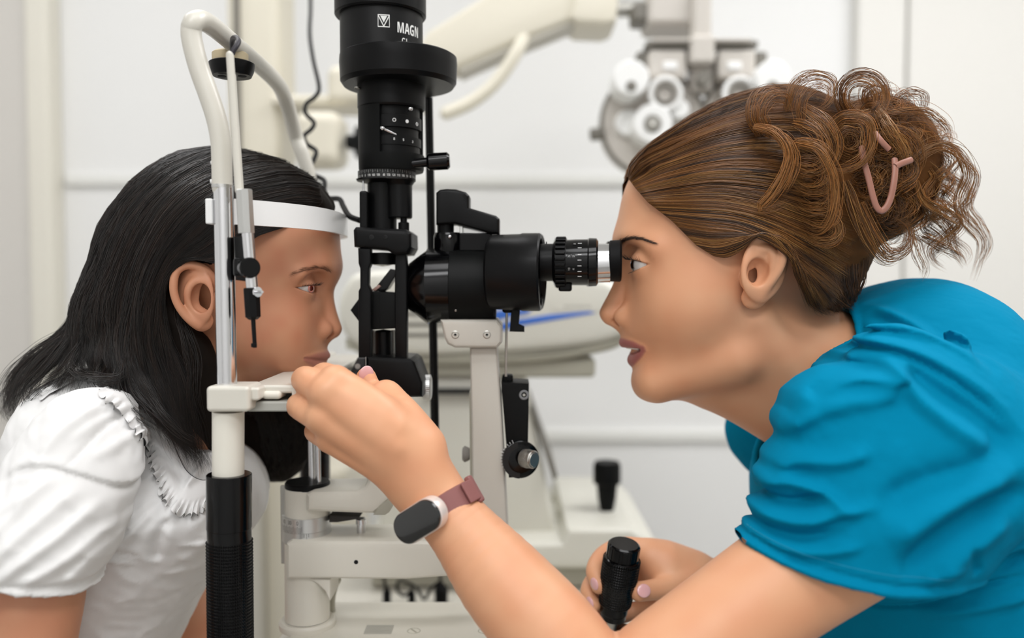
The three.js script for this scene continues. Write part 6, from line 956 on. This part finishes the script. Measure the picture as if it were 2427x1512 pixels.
  for (let k = 0; k < 5; k++) L(ring(1908 + k * 9, 372 + k * 42, 48 - Math.abs(k - 2) * 3, -2.6, 2.6, 0.082, 0.098, 0.75, 0.35), 30, 0.0058, [light, cop, warm, warm, mid]);
  L([[1880, 340, 0.09], [1935, 352, 0.1], [1968, 400, 0.104], [1978, 455, 0.102], [1968, 520, 0.1], [1940, 550, 0.095], [1905, 540, 0.09]], 40, 0.0045, [cop, light, warm]);
  L([[1906, 253, 0.072], [1958, 292, 0.084], [1982, 345, 0.088], [1966, 392, 0.086], [1930, 400, 0.08]], 36); L([[1880, 290, 0.078], [1930, 310, 0.088], [1955, 350, 0.092], [1945, 390, 0.09]], 30, 0.006);
  L([[1958, 318, 0.074], [2001, 280, 0.082], [2052, 290, 0.088], [2060, 340, 0.09], [2036, 384, 0.09], [1985, 398, 0.085], [1968, 370, 0.08]], 46, 0.0055); L(ring(2012, 335, 30, 0, PI2 * 1.1, 0.07, 0.084), 28, 0.006);
  L([[2040, 480, 0.076], [2070, 556, 0.078], [2106, 602, 0.076], [2150, 584, 0.07], [2152, 540, 0.066], [2108, 508, 0.066]], 46, 0.006); L([[2000, 430, 0.078], [2030, 510, 0.082], [2060, 570, 0.08], [2100, 615, 0.072], [2140, 605, 0.06]], 36, 0.007, sleek);
  L([[2100, 270, 0.06], [2160, 262, 0.06], [2212, 276, 0.05], [2246, 312, 0.045], [2244, 350, 0.04]], 34, 0.005); L([[2110, 240, 0.05], [2152, 215, 0.04], [2188, 226, 0.035], [2188, 256, 0.03], [2150, 268, 0.03]], 26, 0.005); L([[2080, 262, 0.066], [2112, 318, 0.075], [2140, 360, 0.075], [2150, 410, 0.07]], 34, 0.006, [cop, light, light, warm]);
  L([[2100, 300, 0.07], [2150, 320, 0.07], [2180, 370, 0.066], [2170, 420, 0.06]], 34, 0.006); L([[2130, 300, 0.055], [2200, 310, 0.05], [2236, 350, 0.045], [2230, 400, 0.04]], 30, 0.006);
  const ringlet = (x0, y0, x1, y1, r, turns, z, n = 24, w = 0.0042, z2 = z) => { const l = [], m = Math.ceil(turns * 9); for (let i = 0; i <= m; i++) { const t = i / m, a = t * turns * PI2 + x0 * 0.7; l.push([lerp(x0, x1, t) + Math.cos(a) * r, lerp(y0, y1, t) + Math.sin(a) * r * 0.15, lerp(z, z2, t) + Math.sin(a) * r * sc(0)]); } L(l, n, w); };
  L([[2150, 400, 0.06], [2180, 366, 0.062], [2222, 345, 0.06], [2270, 362, 0.052], [2294, 415, 0.045], [2274, 468, 0.04], [2282, 515, 0.034], [2326, 570, 0.03], [2320, 622, 0.026], [2302, 676, 0.024]], 40, 0.0055, [cop, light, warm, warm]);
  L([[2170, 430, 0.055], [2186, 472, 0.055], [2238, 505, 0.05], [2270, 530, 0.045], [2238, 563, 0.04], [2204, 590, 0.04], [2216, 624, 0.036], [2258, 650, 0.034]], 36, 0.006);
  L([[2190, 390, 0.05], [2210, 420, 0.05], [2190, 455, 0.05], [2206, 495, 0.048], [2246, 540, 0.04], [2262, 590, 0.03], [2290, 640, 0.02]], 36, 0.0055); L([[2278, 374, 0.03], [2314, 417, 0.025], [2296, 490, 0.02], [2322, 528, 0.015], [2342, 580, 0.01], [2316, 632, 0.01], [2300, 670, 0.01]], 16, 0.004); L([[2186, 560, 0.045], [2226, 582, 0.04], [2272, 606, 0.035], [2290, 634, 0.03]], 26, 0.005); L([[2160, 540, 0.05], [2175, 600, 0.045], [2190, 640, 0.04], [2180, 670, 0.035]], 20, 0.005);
  ringlet(2230, 380, 2290, 640, 16, 3, 0.03); ringlet(2200, 430, 2230, 650, 15, 3, 0.03); ringlet(2250, 340, 2310, 560, 18, 2.5, 0.01); ringlet(2170, 420, 2170, 600, 18, 2.5, 0.04, 30, 0.005); ringlet(2210, 340, 2260, 520, 18, 2.5, 0.045, 28, 0.005); ringlet(2140, 380, 2150, 520, 20, 2, 0.06, 30, 0.0055);
  for (let i = 0; i < 120; i++) { const a = rnd() * PI2, q = Math.sqrt(rnd()), x = 2070 + Math.cos(a) * q * 125, y = 385 + Math.sin(a) * q * 165, h = Math.sqrt(Math.max(0, 1 - q * q)), s = i % 3 ? 1 : -1, z = s * (0.018 + 0.052 * h), r = rr(18, 34), a0 = rnd() * PI2; L(ring(x, y, r, a0, a0 + rr(4, 8), z - s * 0.006, z + s * 0.008, rr(0.6, 1), rnd() * 3), 24, 0.0065, i % 2 ? curl : [dark, mid, warm]); }
  for (let i = 0; i < 22; i++) { const a = rnd() * PI2, q = Math.sqrt(rnd()), x = 2195 + Math.cos(a) * q * 70, y = 440 + Math.sin(a) * q * 150, z = rr(-0.03, 0.04), r = rr(14, 26), a0 = rnd() * PI2; L(ring(x, y, r, a0, a0 + rr(4, 7), z, z + 0.012, rr(0.6, 1), rnd() * 3), 18, 0.0045, curl); }
  for (let i = 0; i < 40; i++) { const x = rr(1780, 2200), y = 330 - Math.abs(gauss()) * 40, a = rnd() * PI2; L([[x, y, 0.06 * rnd()], [x + 26 * Math.cos(a), y - 30 - 26 * rnd(), 0.05 * rnd()], [x + 50 * Math.cos(a), y - 30 + 30 * rnd(), 0.05 * rnd()]], 3, 0.003); }
  const volume = skinOf(cap, V(0.09, at(0, 790, 0).y, -0.1), V(0.42, at(0, 170, 0).y, 0.11), 0.0028);
  const hr = part(WO, 'hair', volume, mat(0x5e3b1c, 0.75, 0, { specularIntensity: 0.25 }), 'curly auburn brown hair pinned up at the back');
  const st = part(hr, 'hair_strands', T.geo(), mat(0xffffff, 0.36, 0, { vertexColors: true })); st.userData.kind = 'stuff';
  // claw clip
  const cz = 0.086, cb = at(2085, 440, cz), clip = thing('hair_clip', 'dusty pink looped claw clip pinned in the brown curls', 'hair clip', cb.clone());
  const bar = (pts, r) => { const c = new THREE.CatmullRomCurve3(pts.map(([x, y, z]) => at(x, y, z)), false, 'centripetal'), g = new THREE.TubeGeometry(c, 60, r, 10, false); g.translate(0, 0, -cz); g.scale(1, 1, 0.55); g.translate(0, 0, cz); return g; };
  part(clip, 'loop', [bar([[2036, 352, cz - 0.012], [2046, 384, cz - 0.003], [2058, 420, cz], [2071, 468, cz + 0.002], [2080, 492, cz + 0.002], [2090, 500, cz + 0.002], [2101, 492, cz + 0.002], [2111, 470, cz + 0.001], [2118, 436, cz], [2119, 404, cz - 0.004], [2114, 380, cz - 0.01]], 0.0026)], mat(0xa26f5e, 0.42));
  part(clip, 'arm', [bar([[2066, 318, cz - 0.012], [2084, 335, cz - 0.006], [2102, 356, cz - 0.008]], 0.0024), bar([[2118, 396, cz - 0.004], [2134, 388, cz - 0.008], [2150, 382, cz - 0.014]], 0.0026)], mat(0xa26f5e, 0.42));
}
// ------------------------------------------------------------------ fitness band on the near wrist
{
  const a = at(1030, 1163, 0.139), b = at(1074, 1243, 0.145), ax = b.clone().sub(a).normalize(), c0 = at(1052, 1203, 0.1405);
  const t = thing('fitness_band', 'mauve rubber fitness band with black screen on the near wrist', 'wristband', c0.clone());
  // ring of the strap round the wrist: ellipse in the plane across the arm
  const w = V(0, 0, 1).cross(ax).normalize(), n = V().crossVectors(ax, w).normalize();           // w across the arm in view, n towards the camera
  const ra = 0.0258, rb = 0.0242, hw = 0.0082, th = 0.0016, pos = [], idx = [], N = 72, prof = [[-hw, 0], [-hw * 0.92, th], [hw * 0.92, th], [hw, 0], [hw * 0.9, -0.0004], [-hw * 0.9, -0.0004]];
  for (let i = 0; i <= N; i++) { const an = i / N * Math.PI * 2, cx = Math.cos(an), sx = Math.sin(an); for (const [u, h] of prof) { const p = c0.clone().addScaledVector(w, cx * (ra + h)).addScaledVector(n, sx * (rb + h)).addScaledVector(ax, u); pos.push(p.x, p.y, p.z); } }
  const m = prof.length; for (let i = 0; i < N; i++) for (let k = 0; k < m; k++) { const p = i * m + k, q = i * m + (k + 1) % m; idx.push(p, q, p + m, q, q + m, p + m); }
  const g = new THREE.BufferGeometry(); g.setAttribute('position', new THREE.Float32BufferAttribute(pos, 3)); g.setIndex(idx);
  const strapM = mat(0x8d5a57, 0.55, 0, { side: THREE.DoubleSide });
  part(t, 'strap', creased(g, 0.7), strapM);
  // keeper loop near the top edge and the pebble
  const place = (an, r) => c0.clone().addScaledVector(w, Math.cos(an) * r).addScaledVector(n, Math.sin(an) * r);
  const frame = (an) => { const o = w.clone().multiplyScalar(Math.cos(an)).addScaledVector(n, Math.sin(an)), tg = w.clone().multiplyScalar(-Math.sin(an)).addScaledVector(n, Math.cos(an)); return new THREE.Matrix4().makeBasis(tg, ax, o); };
  const rot = (geo, an, r) => { geo.applyMatrix4(frame(an)); const p = place(an, r); geo.translate(p.x, p.y, p.z); return geo; };
  const s = w.y > 0 ? 1 : -1;
  const aK = s > 0 ? 0.18 : Math.PI - 0.18, aP = s > 0 ? 2.06 : Math.PI - 2.06;
  part(t, 'keeper_loop', rot(new RoundedBoxGeometry(0.0075, 0.021, 0.0052, 3, 0.0018), aK, ra + 0.0012), strapM);
  part(t, 'strap_end', rot(new RoundedBoxGeometry(0.013, 0.0155, 0.002, 3, 0.0009), aK + 0.3 * s, ra + 0.0026), strapM);
  const pill = (L, R, d, bev) => { const sh = new THREE.Shape(); sh.absarc(L / 2 - R, 0, R, -Math.PI / 2, Math.PI / 2); sh.absarc(-L / 2 + R, 0, R, Math.PI / 2, Math.PI * 1.5); const e = new THREE.ExtrudeGeometry(sh, { depth: d, bevelEnabled: true, bevelSize: bev, bevelThickness: bev, bevelSegments: 4, curveSegments: 20 }); return creased(e, 0.6); };
  part(t, 'case', rot(pill(0.0425, 0.0103, 0.006, 0.0014), aP, ra - 0.001), mat(0xe6d9d2, 0.3, 0.3));
  part(t, 'screen', rot(pill(0.0415, 0.0099, 0.0064, 0.0012), aP, ra + 0.0006), mat(0x050607, 0.12, 0, { clearcoat: 1, clearcoatRoughness: 0.05 }), 'black glossy screen');
}
scene.traverse((o) => { if (o.isMesh) { o.castShadow = true; o.receiveShadow = true; } if (o.isLight) o.castShadow = true; });
renderer.render(scene, camera);
